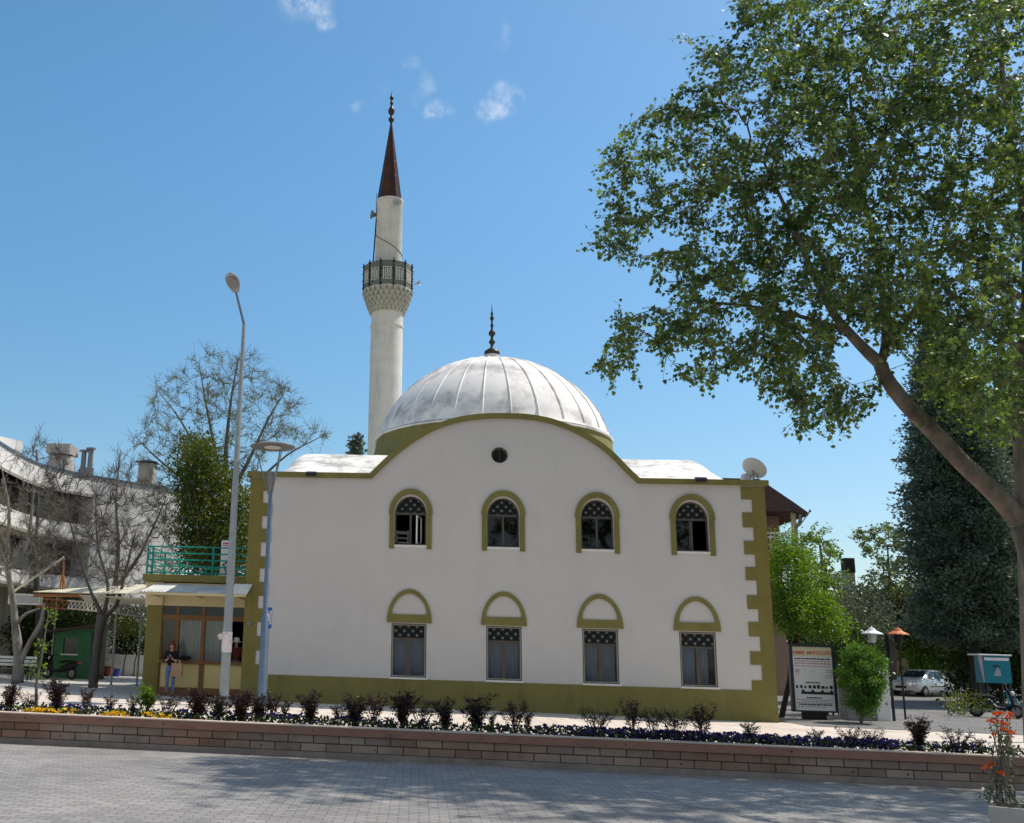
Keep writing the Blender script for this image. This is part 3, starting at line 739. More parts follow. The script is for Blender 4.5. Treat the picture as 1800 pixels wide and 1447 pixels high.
# dome finial
fz = apex.z; b = MB(); b.lathe((DX, DY, fz), [(.30, -.25), (.29, .27), (.27, .28)], 24); b.build('finial_base', 'stucco', mosque, smooth=True)
tip = P(868.5, 533, DY); H = (tip.z-fz)/2.2
def finial(c, prof, name, m, parent, lean=0.):
    b = MB(); b.lathe(c, prof, 16, cap=True); return b.build(name, m, parent, smooth=True, ang=60)
finial((DX, DY, fz), [(r, z*H) for r, z in [(.31, .26), (.325, .30), (.30, .38), (.20, .44), (.09, .5), (.055, .58), (.06, .62), (.13, .70), (.13, .74), (.06, .84), (.055, .92), (.14, 1.02), (.145, 1.07), (.06, 1.18), (.04, 1.27), (.075, 1.34), (.04, 1.42), (.035, 1.52), (.085, 1.6), (.085, 1.63), (.035, 1.72), (.06, 1.8), (.025, 1.88), (.004, 2.2)]], 'finial', 'lead', mosque)
# satellite dish on the roof corner
q = P(1325, 842, 1.6); zb = zt
dish = thing('satellite_dish', 'grey satellite dish on the roof corner of the mosque', 'satellite dish', (q.x, q.y, zb))
c0 = P(1326, 823, 1.6); Rm = Vector((.55, .45, .62)).to_track_quat('Z', 'Y').to_matrix()
b = MB(); b.lathe(c0, [(.01, -.11), (.15, -.10), (.28, -.06), (.40, .0), (.415, .01), (.40, .02), (.28, -.04), (.15, -.08), (.01, -.09)], 28, rot=Rm); b.build('reflector', 'dish', dish, smooth=True)
b = MB(); b.tube([(c0.x-.05, c0.y, zb-.02), (c0.x-.05, c0.y, c0.z-.05)], .035, 8); b.tube([(c0.x-.28, c0.y+.1, zb-.02), c0], .02, 6); b.tube([(c0.x+.2, c0.y-.05, zb-.02), c0], .02, 6); b.build('mast', 'greymetal', dish)
e = c0+Rm @ Vector((.25, -.1, .55)); b = MB(); b.tube([c0+Rm @ Vector((.33, -.05, -.03)), e], .014, 6); b.cbox(e, (.07, .07, .12), Rm); b.build('receiver_arm', 'greymetal', dish)
q = P(1312, 832, 2.1); box = thing('roof_cabinet', 'small grey domed housing behind the satellite dish', 'cabinet', (q.x, q.y, zt))
b = MB(); b.lathe((q.x, q.y, zt-.05), [(.20, 0), (.20, .50), (.17, .60), (.09, .66), (.005, .68)], 20); b.build('housing', 'dish', box, smooth=True)
b = MB(); b.box((q.x-.25, q.y-.25, zt-.06), (q.x+.25, q.y+.25, zt+.03)); b.build('base', 'concrete', box)

# ---------------------------------------------------------------- minaret
MY = 12.0
c1 = P(677.6, 690, MY); MX = c1.x
def zat(px, py): return P(px, py, MY).z
mpx = lambda wpx: wpx/2*( (P(700, 600, MY)-P(690, 600, MY)).length/10)
mina = thing('minaret', 'tall white minaret with grey balcony and brown pointed cap', 'minaret', (MX, MY, 0))
zr = zat(680.5, 576); zc0 = zat(682, 551); zc1 = zat(683, 512); zb1 = zat(684, 472); zu = zat(688, 358); ztip = zat(691.5, 222); zf = zat(693.8, 160)
r0, r1, rb, rcone = mpx(57), mpx(48), mpx(89), mpx(46)
b = MB(); b.lathe((MX, MY, 0), [(r0*1.04, 0), (r0*1.01, zr*.6), (r0*.985, zr-.06), (r0*.985, zc0)], 40); b.build('shaft', 'minaret', mina, smooth=True)
b = MB(); b.lathe((MX, MY, zr), [(r0*.985, -.05), (r0*1.045, -.03), (r0*1.045, .03), (r0*.985, .05)], 40); b.build('ring', 'minaret', mina, smooth=True)
# corbelled underside: tiers of little niches
b = MB(); T = 5; nn = 26
b.lathe((MX, MY, 0), [(r0*.98+(rb-r0)*.9*((i/T)**.8), zc0-.05+(zc1-zc0+.05)*i/T) for i in range(T+1)], 40)
for t in range(T):
    za = zc0-.06+(zc1-zc0)*(t/T); zb_ = za+(zc1-zc0)/T; ra = r0*.98+(rb-r0)*((t+.9)/T)**.85
    b.lathe((MX, MY, zb_-.045), [(ra-.18, -.0), (ra+.02, 0), (ra+.02, .05), (ra-.18, .06)], 40)
    for k in range(nn):
        a = 2*PI*(k+(.5 if t % 2 else 0))/nn; ca, sa = math.cos(a), math.sin(a); Rz = Matrix.Rotation(a, 3, 'Z')
        b.cbox((MX+(ra-.07)*ca, MY+(ra-.07)*sa, (za+zb_)/2-.01), (.16, ra*2*PI/nn*.42, (zb_-za)*.8), Rz)
        b.cbox((MX+(ra-.03)*ca, MY+(ra-.03)*sa, zb_-.085), (.13, ra*2*PI/nn*.75, .06), Rz)
b.build('corbel', 'corbel', mina)
ns = 12
b = MB(); b.lathe((MX, MY, 0), [(rb*.90, zc1-.02), (rb*.99, zc1), (rb*.99, zb1), (rb*.93, zb1), (rb*.93, zc1+.1), (.2, zc1+.1)], ns, a0=PI/ns); b.build('balcony', 'balcony', mina)
for k in range(ns):
    a = 2*PI*k/ns+PI/ns; ca, sa = math.cos(a), math.sin(a)
    if sa > .55: continue
    b = MB(); x, y = MX+(rb*1.0)*ca, MY+(rb*1.0)*sa
    b.tube([(x, y, zc1-.10), (x, y, zb1+.10)], .03, 8)
    for i in range(4): b.lathe((x, y, zc1+.02+(zb1-zc1)*(i/3.2)), [(.025, -.045), (.062, -.015), (.062, .015), (.025, .045)], 10)
    b.build('balcony_post', 'black', mina, smooth=True)
    a2 = a+PI/ns; Rz = Matrix.Rotation(a2, 3, 'Z'); rr_ = rb*.99*math.cos(PI/ns)+.012; cx, cy = MX+rr_*math.cos(a2), MY+rr_*math.sin(a2)
    if math.sin(a2) < .5:
        b = MB(); wz = (zb1-zc1); s2 = rb*2*math.sin(PI/ns)*.72
        for i in range(5): b.cbox((cx-math.sin(a2)*(i-2)*s2/5, cy+math.cos(a2)*(i-2)*s2/5, zc1+wz*.45), (.02, .035, wz*(.5 if i % 2 == 0 else .34)), Rz)
        b.cbox((cx, cy, zc1+wz*.20), (.016, s2, .025), Rz); b.cbox((cx, cy, zc1+wz*.70), (.016, s2, .025), Rz)
        b.build('balcony_panel', 'minaret', mina)
b = MB(); b.lathe((MX, MY, 0), [(r1*1.0, zc1), (r1*.985, zu-.1), (r1*1.03, zu-.06), (r1*1.03, zu)], 40); b.lathe((MX, MY, 0), [(r1*.97, zu-.0), (r1*1.05, zu+.02), (r1*1.05, zu+.10), (r1*.9, zu+.12)], 40); b.build('upper_shaft', 'minaret', mina, smooth=True)
b = MB(); z0 = zu+.09; nf = 10
pr2 = [(rcone*1.03, z0), (rcone*.99, z0+.05)]+[(rcone*.98*(1-t)+.055*t, z0+.05+(ztip-z0-.05)*t) for t in (.18, .4, .62, .82, 1.)]
b.lathe((MX, MY, 0), pr2, nf, a0=.25)
for k in range(nf):
    a = .25+2*PI*k/nf; b.tube([(MX+r*math.cos(a), MY+r*math.sin(a), z) for r, z in pr2], .012, 4)
for t in (.1, .3, .5, .7):
    r = rcone*.98*(1-t)+.055*t; b.lathe((MX, MY, z0+.05+(ztip-z0-.05)*t), [(r-.002, -.015), (r+.006, 0), (r-.002, .015)], nf, a0=.25)
b.build('spire', 'copper', mina)
hh = zf-ztip
finial((MX, MY, ztip), [(r, z*hh) for r, z in [(.075, -.15), (.06, .0), (.05, .10), (.13, .15), (.14, .20), (.07, .26), (.06, .31), (.14, .37), (.165, .44), (.10, .52), (.045, .58), (.08, .64), (.08, .68), (.03, .72), (.10, .78), (.09, .82), (.03, .88), (.004, 1.)]], 'finial', 'lead', mina)
def horn(q, d, m='dish', k=1.):
    Rm = Vector(d).to_track_quat('Z', 'Y').to_matrix(); b = MB()
    b.lathe(q, [(r*k, z*k) for r, z in [(.04, -.22), (.06, -.2), (.06, -.08), (.10, .02), (.17, .12), (.215, .16), (.22, .175), (.20, .17), (.13, .08), (.05, .0), (.01, -.02)]], 20, rot=Rm)
    q = Vector(q); c = Vector((MX, MY, q.z)); b.tube([q+Rm @ Vector((0, 0, -.14)), q+(c-q)*.8], .02, 6); return b
zh = zat(700, 367)
horn((MX+r1*.55, MY-r1-.02, zh), (.15, -1, -.12)).build('loudspeaker', 'dish', mina, smooth=True)
qh = P(659, 378, MY-.1); horn((qh.x, qh.y, qh.z), (-1, -.3, .05), 'greymetal').build('loudspeaker', 'greymetal', mina, smooth=True)
qh = P(734, 498, MY-.1); horn((qh.x, qh.y, qh.z), (1, -.35, .1), 'dish', .6).build('loudspeaker', 'dish', mina, smooth=True)
b = MB(); a_, b_ = P(661.5, 385, MY-.5), P(655, 475, MY-.7); b.tube([a_, b_, P(654.5, 495, MY-.9)], .035, 6); a_, b_ = P(661, 385, MY-.2), P(662, 340, MY-.2); b.tube([a_, b_], .012, 4); b.build('antenna', 'black', mina)
b = MB(); pts = []
for i in range(13):
    a = -PI*.93+i*PI*.11*.9; pts.append((MX+(r1+.012)*math.cos(a), MY+(r1+.012)*math.sin(a), zat(665, 415)+(zat(700, 454)-zat(665, 415))*math.sin(i/12*PI/2)))
b.tube(pts, .014, 5); b.build('cable', 'black', mina)

# ---------------------------------------------------------------- single storey annex on the left of the mosque
AY = 1.1
def X(px, py, Y=AY): return P(px, py, Y).x
def Z(px, py, Y=AY): return P(px, py, Y).z
ax0, ax1, ag0 = X(253, 1150), -.04, X(280, 1150)
zsl0, zsl1 = Z(340, 1024), Z(340, 1012)
zlin0, zlin1 = Z(350, 1066), Z(350, 1046)
annex = thing('annex', 'olive and cream single storey annex with shopfront and roof terrace', 'annex', ((ax0+ax1)/2, AY, gz(-3)))
g0 = gz(-3)-.1
b = MB(); b.box((ax0, AY, g0), (ag0, AY+.4, zlin0)); b.build('pillar', 'oliveside', annex)
b = MB(); b.box((ax0-.05, AY-.12, zlin0), (ag0+.02, AY+.45, zsl0-.02)); b.build('capital', 'cream', annex)
b = MB(); b.box((ag0+.02, AY+.02, zlin0), (ax1, AY+.3, zsl0-.03)); b.build('lintel', 'cream', annex)
b = MB(); b.box((ax0-.15, AY-.3, zsl0), (ax1-.02, 11.5, zsl1)); b.build('roof_slab', 'olive', annex)
b = MB(); b.box((ax0, AY+.4, g0), (ax0+.2, 11.3, zsl0)); b.build('side_wall', 'oliveside', annex)
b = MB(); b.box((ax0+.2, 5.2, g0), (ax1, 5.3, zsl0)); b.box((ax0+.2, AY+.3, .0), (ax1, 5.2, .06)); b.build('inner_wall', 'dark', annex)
zk, zp1, zsi = Z(330, 1209), Z(330, 1167), Z(330, 1161)
zt0, zt1, zb0 = Z(350, 1067), Z(350, 1082), Z(350, 1091)
b = MB(); b.box((ag0, AY+.03, g0), (ax1, AY+.25, zk)); b.build('plinth', 'brownwood', annex)
xd0, xd1 = X(348, 1190), X(357, 1190)
xs_ = [(X(279, 1130), X(284, 1130)), (X(306, 1130), X(312, 1130)), (X(352, 1130), X(358, 1130)), (X(397, 1130), X(402, 1130)), (ax1-.09, ax1)]
b = MB(); b.box((ag0, AY+.08, zk), (xd0, AY+.16, zp1)); b.build('panel', 'yellow', annex)
b = MB(); b.box((xd1, AY+.08, zk), (ax1, AY+.16, zp1)); b.build('panel', 'yellow', annex)
b = MB(); b.box((ag0, AY+.0, zp1), (ax1, AY+.2, zsi)); b.build('window_sill', 'brownwood', annex)
b = MB(); b.box((ag0, AY+.03, zb0), (ax1, AY+.18, zt1)); b.box((ag0, AY+.04, zt0-.0), (ax1, AY+.17, zlin0-.002))
for i, (p, q) in enumerate(xs_): b.box((p, AY+.05, zk if i in (0, 4) else zsi), (q, AY+.15, zt0))
b.box((xd0, AY+.05, zk), (xd1, AY+.165, zsi)); b.build('shop_frame', 'brownwood', annex)
for i in range(4):
    x0, x1 = xs_[i][1], xs_[i+1][0]
    if i < 3: MB().box((x0, AY+.10, zsi), (x1, AY+.105, zb0)).build('pane', 'clearglass', annex)   # the last pane stands open
    MB().box((x0, AY+.10, zt1), (x1, AY+.105, zt0)).build('transom_pane', 'glass', annex)
    if i < 3: curtain(x0-.03, x1+.03 if i < 2 else x1, zsi-.05, zb0+.05, AY+.45, 'curtain', 'redcurtain' if i == 0 else 'curtain', annex, 7, .04)
b = MB(); q = P(438, 1096, -.09); b.lathe((q.x, -.031, q.z), [(.001, .05), (.05, .05), (.075, .0), (.075, -.01)], 16, rot=Matrix.Rotation(PI/2, 3, 'X')); b.build('doorbell', 'greymetal', mosque)
# teal terrace railing
zr0, zr1 = zsl1, Z(340, 962.5)
rx0, rx1 = X(261, 985), -.12
rail = thing('terrace_railing', 'teal green pipe railing round the annex roof terrace', 'railing', (rx0, AY, zsl1))
hts = [zr0+.07+(zr1-zr0-.07)*i/4 for i in range(5)]
ry1 = 10.8
for z in hts:
    MB().tube([(rx0, AY-.1, z), (rx1, AY-.1, z)], .024, 6).build('rail', 'teal', rail)
    MB().tube([(rx0, AY-.1, z), (rx0, ry1, z)], .024, 6).build('rail', 'teal', rail)
    MB().tube([(rx0, ry1, z), (rx1-.4, ry1, z)], .024, 6).build('rail', 'teal', rail)
for x, y in [(rx0, AY-.1), (rx0+.17, AY-.1), (rx1, AY-.1)]+[((rx0+rx1)/2+.5, AY-.1)]+[(rx0, AY-.1+i*2.43) for i in range(1, 5)]+[(rx0+1.7, ry1), (rx1-.4, ry1)]:
    MB().tube([(x, y, zr0-.02), (x, y, zr1+.01)], .036, 7).build('post', 'teal', rail)
# cabinet behind the railing
q = P(394, 1012, 2.2); q1 = P(394, 950, 2.2); hw = .16
cab = thing('terrace_cabinet', 'tall white cabinet with red marking behind the teal railing', 'cabinet', (q.x, 2.2, zsl1))
b = MB(); b.bevbox((q.x-.16, 2.2, zsl1+.0), (q.x+.26, 2.6, q1.z), .02); b.build('body', 'white', cab)
b = MB(); b.box((q.x-.10, 2.194, q1.z-.12), (q.x+.2, 2.2, q1.z-.08)); b.box((q.x-.10, 2.194, q1.z-.18), (q.x+.2, 2.2, q1.z-.15)); b.build('red_marking', 'red', cab)
b = MB(); b.tube([(q.x+.1, 2.19, zsl1+.15), (q.x-.05, 2.17, zsl1+.5), (q.x+.15, 2.18, zsl1+.6)], .02, 6); b.build('hose', 'black', cab)
# corrugated awning
za, zf_ = Z(340, 1028.5, AY-.3), P(340, 1042, -.35).z
awn = thing('awning', 'weathered corrugated awning over the annex shopfront', 'awning', (-3, .3, za))
x0, x1 = P(247, 1041, -.35).x, P(434, 1043, -.35).x; xb1 = P(447, 1029, -.14).x
b = MB(); nn = 120; vs = []
for i in range(nn+1):
    t = i/nn; dz = .018*math.sin(2*PI*t*30)
    xa = x0+.2+(xb1-x0-.25)*t; xf = x0+(x1-x0)*t
    yb = AY-.25 if xa < -.35 else -.16
    vs += [(xa, min(AY-.28, yb), za+.02+dz), (xf, -.35, zf_+dz), (xa, min(AY-.28, yb), za+.01+dz), (xf, -.35, zf_-.012+dz)]
b.add(vs, sum([[(4*i, 4*i+1, 4*i+5, 4*i+4), (4*i+2, 4*i+6, 4*i+7, 4*i+3), (4*i+1, 4*i+3, 4*i+7, 4*i+5)] for i in range(nn)], []))
b.build('sheet', 'corrug', awn, smooth=True, ang=70)
b = MB(); b.box((x0+.02, -.34, zf_-.09), (x1-.03, -.29, zf_-.022)); b.build('front_rail', 'cream', awn)
for x in (x0+.3, (x0+x1)/2, x1-.35):
    MB().bar((x, AY, zlin1-.1), (x, -.31, zf_-.06), .05).build('bracket', 'cream', awn)

# ---------------------------------------------------------------- canopy frame with posts on the plaza
CYp = 7.6
can = thing('canopy', 'cream sheet canopy on thin posts with white lattice beam', 'canopy', tuple(G(195, 1204)))
A_, B_, C_, D_, E_ = P(284, 1043, -.2), P(150, 1042, CYp-2.2), P(58, 1040, CYp+.6), P(120, 1034.5, CYp+4.5), P(252, 1027, CYp-2.2)
b = MB()
def slab(pts, t):
    n = len(pts); b.add([tuple(p) for p in pts]+[(p[0], p[1], p[2]-t) for p in pts], [tuple(range(n)), tuple(range(2*n-1, n-1, -1))]+[(i, i+n, (i+1) % n+n, (i+1) % n) for i in range(n)])
slab([A_, E_, D_, C_, B_], .03); b.build('roof_sheet', 'canopy', can)
b = MB(); slab([P(140, 1046, CYp-1.6), P(152, 1058, CYp+.4), P(272, 1063, CYp-2.), P(278, 1052, 1.4)], .03); b.build('under_sheet', 'canopy', can)
b = MB(); q0, q1 = P(60, 1047, CYp+.2), P(160, 1047, CYp-1.7); b.bar(q0, q1, .10, .12); b.build('rusty_beam', 'rust', can)
posts = [(88, 1191, 102.6, 1050), (195, 1204, 207.5, 1060), (240, 1205, 249, 1075)]
for px, py, qx, qy in posts:
    q = G(px, py); zt_ = P(qx, qy, q.y).z; b = MB(); b.tube([(q.x, q.y, q.z-.02), (q.x, q.y, zt_)], .045, 8); b.lathe((q.x, q.y, q.z), [(.09, 0), (.09, .02), (.045, .03)], 10); b.build('post', 'galv', can)
def lattice(p0, p1, h, n, m, nm):
    p0 = Vector(p0); p1 = Vector(p1); dn = Vector((0, 0, -h)); b = MB()
    b.bar(p0, p1, .06); b.bar(p0+dn, p1+dn, .06)
    for i in range(n):
        a = p0+(p1-p0)*(i/n); c = p0+(p1-p0)*((i+1)/n); b.bar(a+dn, c, .035); b.bar(c, c+dn, .03)
    return b.build(nm, m, can)
q = G(88, 1191); r = G(195, 1204)
lattice(P(66, 1052, q.y+.3), P(120, 1056, q.y-1), .36, 6, 'rust', 'lattice_beam')
lattice(P(120, 1056, q.y-1), P(208, 1063, r.y), .33, 12, 'white', 'lattice_beam')
lattice(P(208, 1064, r.y), P(262, 1070, r.y-.5), .33, 8, 'greymetal', 'lattice_beam')
b = MB(); q0, q1 = P(21, 1041, CYp+1.), P(112, 980, CYp); b.bar(q0, q1, .07); b.build('stay', 'canopy', can)
b = MB(); q0 = P(110, 1038, CYp); b.bar(q0, q1, .06); b.bar(P(105, 1036, CYp), P(110, 1003, CYp), .05); b.bar(P(115, 1036, CYp), P(110, 1003, CYp), .05); b.build('king_post', 'rust', can)
# light box hung on the canopy end
q0, q1 = P(22, 1044, CYp+1.2), P(66, 1063, CYp+.6)
lb = thing('light_box', 'blank grey light box in a white frame at the canopy end', 'sign box', ((q0.x+q1.x)/2, CYp+1, q1.z))
b = MB(); b.prismY([(q0.x, q1.z), (q1.x, q1.z), (q1.x, q0.z), (q0.x, q0.z)], CYp+.8, CYp+1.15, [[(q0.x+.12, q1.z+.06), (q1.x-.05, q1.z+.06), (q1.x-.05, q0.z-.07), (q0.x+.12, q0.z-.07)]]); b.build('frame', 'white', lb)
MB().box((q0.x+.11, CYp+.84, q1.z+.05), (q1.x-.04, CYp+.9, q0.z-.06)).build('face', 'dish', lb)

# ---------------------------------------------------------------- street lights, sign
LY = -3.4
q = gx(393, LY); 
sl_ = thing('street_lamp', 'tall tapered galvanised street lamp with a cobra head and paper wrapped round it', 'street lamp', tuple(q))
bend = P(430.5, 571, LY); hd = P(415, 514, LY-1.0)
b = MB(); b.tube([(q.x, LY, q.z-.05), (q.x, LY, q.z+1.5), (q.x, LY, bend.z*.5), (q.x, LY, bend.z)], [.145, .135, .10, .055], 8, phase=PI/8); b.lathe((q.x, LY, q.z), [(.24, 0), (.24, .03), (.14, .04)], 8); b.build('pole', 'galv', sl_)
b = MB(); b.tube([(q.x, LY, bend.z-.1), (q.x, LY, bend.z), hd], [.045, .042, .036], 8); b.build('arm', 'bluegrey', sl_)
tipv = P(404, 480, LY-1.55); ax = (tipv-hd); Ln = ax.length; Rm = ax.to_track_quat('Y', 'Z').to_matrix()
b = MB(); prof_ = [(-.0, .10), (.12, .13), (.3, .19), (.5, .22), (.72, .21), (.88, .14), (.97, .03)]; n = 12; vs = []
for t, wv in prof_:
    for k in range(n):
        a = 2*PI*k/n; h_ = wv*.42 if math.sin(a) > 0 else wv*.12
        vs.append(hd+Rm @ Vector((wv*math.cos(a), t*Ln*1.05, h_*math.sin(a))))
b.add(vs, [(i*n+k, i*n+(k+1) % n, i*n+n+(k+1) % n, i*n+n+k) for i in range(len(prof_)-1) for k in range(n)]+[tuple(range(n-1, -1, -1)), tuple(range((len(prof_)-1)*n, len(prof_)*n))])
b.build('lamp_head', 'galv', sl_, smooth=True)
b = MB(); vs = [hd+Rm @ Vector((.82*wv*math.cos(2*PI*k/16), (.55+.30*math.sin(2*PI*k/16))*Ln, -.028-wv*.0)) for k in range(16) for wv in (.2,)]
b.add(vs+[v+Rm @ Vector((0, 0, -.03)) for v in vs], [tuple(range(16)), tuple(range(31, 15, -1))]+[(i, (i+1) % 16, 16+(i+1) % 16, 16+i) for i in range(16)]); b.build('lens', 'greymetal', sl_)
b = MB(); zc = P(398, 1128, LY).z; xq = q.x
b.tube([(xq, LY, zc-.30), (xq, LY, zc), (xq, LY, zc+.28)], [.147, .15, .145], 8, cap=False, phase=PI/8); b.bar((xq-.15, LY-.05, zc+.08), (xq-.22, LY-.1, zc+.2), .01, .14); b.build('poster_wrap', 'paper', sl_)

L2 = -3.0
q = gx(458.5, L2)
pl = thing('plaza_lamp', 'blue grey post lamp with a round disc reflector on three rods', 'street lamp', tuple(q))
zc_ = P(473, 862, L2).z; zs_ = P(463, 1082, L2).z; zd = P(478, 785, L2)
b = MB(); b.tube([(q.x, L2, q.z-.05), (q.x, L2, zs_-.05), (q.x, L2, zs_), (q.x, L2, zc_)], [.115, .105, .075, .062], 12); b.lathe((q.x, L2, q.z), [(.2, 0), (.2, .03), (.11, .05)], 12); b.build('pole', 'bluegrey', pl, smooth=True)
b = MB(); b.lathe((q.x, L2, zc_), [(.06, -.02), (.07, .0), (.15, .38), (.15, .43), (.13, .44), (.13, .55), (.10, .56), (.01, .57)], 20); b.build('lantern', 'greymetal', pl, smooth=True)
b = MB(); rd = .68; b.lathe((q.x, L2, zd.z), [(.01, .02), (rd*.5, .0), (rd*.97, -.03), (rd, -.02), (rd, .0), (rd*.6, .09), (.01, .12)], 36); b.build('disc', 'greymetal', pl, smooth=True)
b = MB(); b.lathe((q.x, L2, zd.z-.012), [(.01, 0), (.26, 0), (.26, -.03), (.01, -.03)], 24); b.build('reflector', 'lampglass', pl)
for k in range(3):
    a = -PI/2+.75+k*2*PI/3; ca, sa = math.cos(a), math.sin(a)
    MB().tube([(q.x+.08*ca, L2+.08*sa, zc_-.12), (q.x+.12*ca, L2+.12*sa, zc_+.05), (q.x+rd*.8*ca, L2+rd*.8*sa, zd.z-.01)], .02, 6).build('rod', 'greymetal', pl)
# telephone sign
S3 = -2.6
q = gx(467, S3); zt_ = P(477, 1068, S3).z; zb_ = P(474, 1105, S3).z
ts = thing('phone_sign', 'small blue and white telephone sign on a thin grey post', 'sign', tuple(q))
MB().tube([(q.x, S3, q.z-.05), (q.x, S3, zt_-.05)], .028, 8).build('post', 'galv', ts)
b = MB(); b.bevbox((q.x-.075, S3-.045, zb_), (q.x+.075, S3-.03, zt_), .003); b.build('plate', 'signblue', ts)
hz_ = zt_-zb_; b = MB(); b.box((q.x-.058, S3-.049, zb_+hz_*.20), (q.x+.058, S3-.0455, zt_-hz_*.16)); b.build('white_field', 'boardwhite', ts)
b = MB(); zm = (zb_+hz_*.52); pts = [(q.x+.012-.04*math.cos(t), S3-.052, zm+.17*math.sin(t)) for t in [(-1.2+2.4*i/8) for i in range(9)]]
pts = [(q.x-.02+.045*math.cos(-1.2+2.4*i/8), S3-.052, zm+.17*math.sin(-1.2+2.4*i/8)) for i in range(9)]
b.tube(pts, .009, 6); b.cbox((q.x-.012, S3-.052, zm+.155), (.045, .008, .05)); b.cbox((q.x-.012, S3-.052, zm-.155), (.045, .008, .05)); b.build('handset_symbol', 'boardink', ts)

# ---------------------------------------------------------------- green shed, low wall, small things on the plaza
q0, q1 = G(83, 1192), G(157, 1193.5)
shY = (q0.y+q1.y)/2; sx0, sx1 = q0.x, q1.x; zr_ = P(168, 1098, shY-.3).z; zl_ = P(84, 1108, shY-.3).z; gs = gz(-12)-.02
shed = thing('shed', 'dark green painted shed with a small window at the plaza edge', 'shed', ((sx0+sx1)/2, shY, gs))
w0, w1 = P(110, 1149, shY), P(138, 1122, shY)
b = MB(); b.prismY([(sx0, gs), (sx1, gs), (sx1, zr_-.1), (sx0, zl_-.1)], shY, shY+.12, [[(w0.x, w0.z), (w1.x, w0.z), (w1.x, w1.z), (w0.x, w1.z)]])
b.prismY([(sx0, gs), (sx1, gs), (sx1, zr_-.1), (sx0, zl_-.1)], shY+2.6, shY+2.7); b.box((sx0, shY+.12, gs), (sx0+.1, shY+2.6, zl_-.1)); 
b.box((sx1-.1, shY+.12, gs), (sx1, shY+.5, zr_-.12)); b.box((sx1-.1, shY+1.6, gs), (sx1, shY+2.6, zr_-.12)); b.box((sx1-.1, shY+.5, gs+2.0), (sx1, shY+1.6, zr_-.12)); b.build('wall', 'shed', shed)
b = MB(); b.prismY([(sx0-.25, zl_-.1), (sx1+.35, zr_-.09), (sx1+.35, zr_-.0), (sx0-.25, zl_)], shY-.35, shY+3.1); b.build('roof', 'roofbrown', shed)
MB().box((w0.x, shY+.08, w0.z), (w1.x, shY+.1, w1.z)).build('window', 'carglass', shed)
MB().box((w0.x-.08, shY-.06, w0.z-.06), (w1.x+.05, shY+.05, w0.z)).build('window_sill', 'sill', shed)
# shelf rack beside the shed
q = gx(173, 17.); rk = thing('shelf_rack', 'white wire shelf rack with empty shelves beside the green shed', 'rack', tuple(q))
for dx in (-.16, .16):
    for dy in (0, .3): MB().bar((q.x+dx, q.y+dy, q.z), (q.x+dx, q.y+dy, q.z+1.55), .03).build('upright', 'black', rk)
for z in (.18, .65, .95, 1.25): MB().box((q.x-.19, q.y-.02, q.z+z), (q.x+.19, q.y+.32, q.z+z+.025)).build('shelf', 'white', rk)
q = gx(190, 17.5); pot = thing('flowerpot', 'large terracotta flowerpot behind the canopy post', 'flowerpot', tuple(q))
b = MB(); b.lathe(q, [(.001, 0), (.20, 0), (.30, .40), (.33, .40), (.33, .47), (.28, .47), (.26, .38), (.001, .38)], 20); b.build('pot', 'terracotta', pot, smooth=True, ang=30)
MB().lathe(q, [(.27, .39), (.001, .42)], 20).build('earth', 'soil', pot)
q = gx(204, 17.8); bn = thing('bucket', 'blue plastic bucket by the low white wall', 'bucket', tuple(q))
b = MB(); b.lathe(q, [(.001, 0), (.16, 0), (.20, .34), (.215, .34), (.215, .37), (.19, .37), (.15, .03), (.001, .03)], 18); b.build('pail', 'blue', bn, smooth=True, ang=30)
MB().tube([(q.x+.205*math.cos(t), q.y, q.z+.34-.16*math.sin(t)) for t in [PI*i/8 for i in range(9)]], .008, 5).build('handle', 'greymetal', bn)
q = G(255, 1180); lwY = 19.; x0 = P(180, 1180, lwY).x; zt_ = P(220, 1151, lwY).z
lw = tag(MB().box((x0, lwY, gz(-9)-.1), (ax0-.02, lwY+.2, zt_)).build('garden_wall', 'offwhite'), 'low whitewashed garden wall at the back of the plaza', 'wall')
# bench
q = G(20, 1196)
def bench(q, x0, x1):
    t = thing('bench', 'pale slatted park bench half hidden behind the grey tree trunk', 'bench', (q.x, q.y, q.z))
    b = MB()
    for i in range(3): b.box((x0, q.y+i*.14, q.z+.43), (x1, q.y+i*.14+.11, q.z+.47))
    b.build('seat', 'palebark', t); b = MB()
    for i in range(3): b.box((x0, q.y+.44+i*.02, q.z+.55+i*.14), (x1, q.y+.47+i*.02, q.z+.65+i*.14))
    b.build('backrest', 'white', t)
    for x in (x0+.15, x1-.15):
        b = MB(); b.bar((x, q.y+.02, q.z), (x, q.y+.02, q.z+.43), .05); b.bar((x, q.y+.42, q.z), (x, q.y+.52, q.z+.95), .05); b.bar((x, q.y, q.z+.41), (x, q.y+.44, q.z+.41), .05); b.build('leg', 'black', t)
xx0, xx1 = P(-14, 1170, q.y).x, P(56, 1170, q.y).x
bench(q, xx0, xx1)

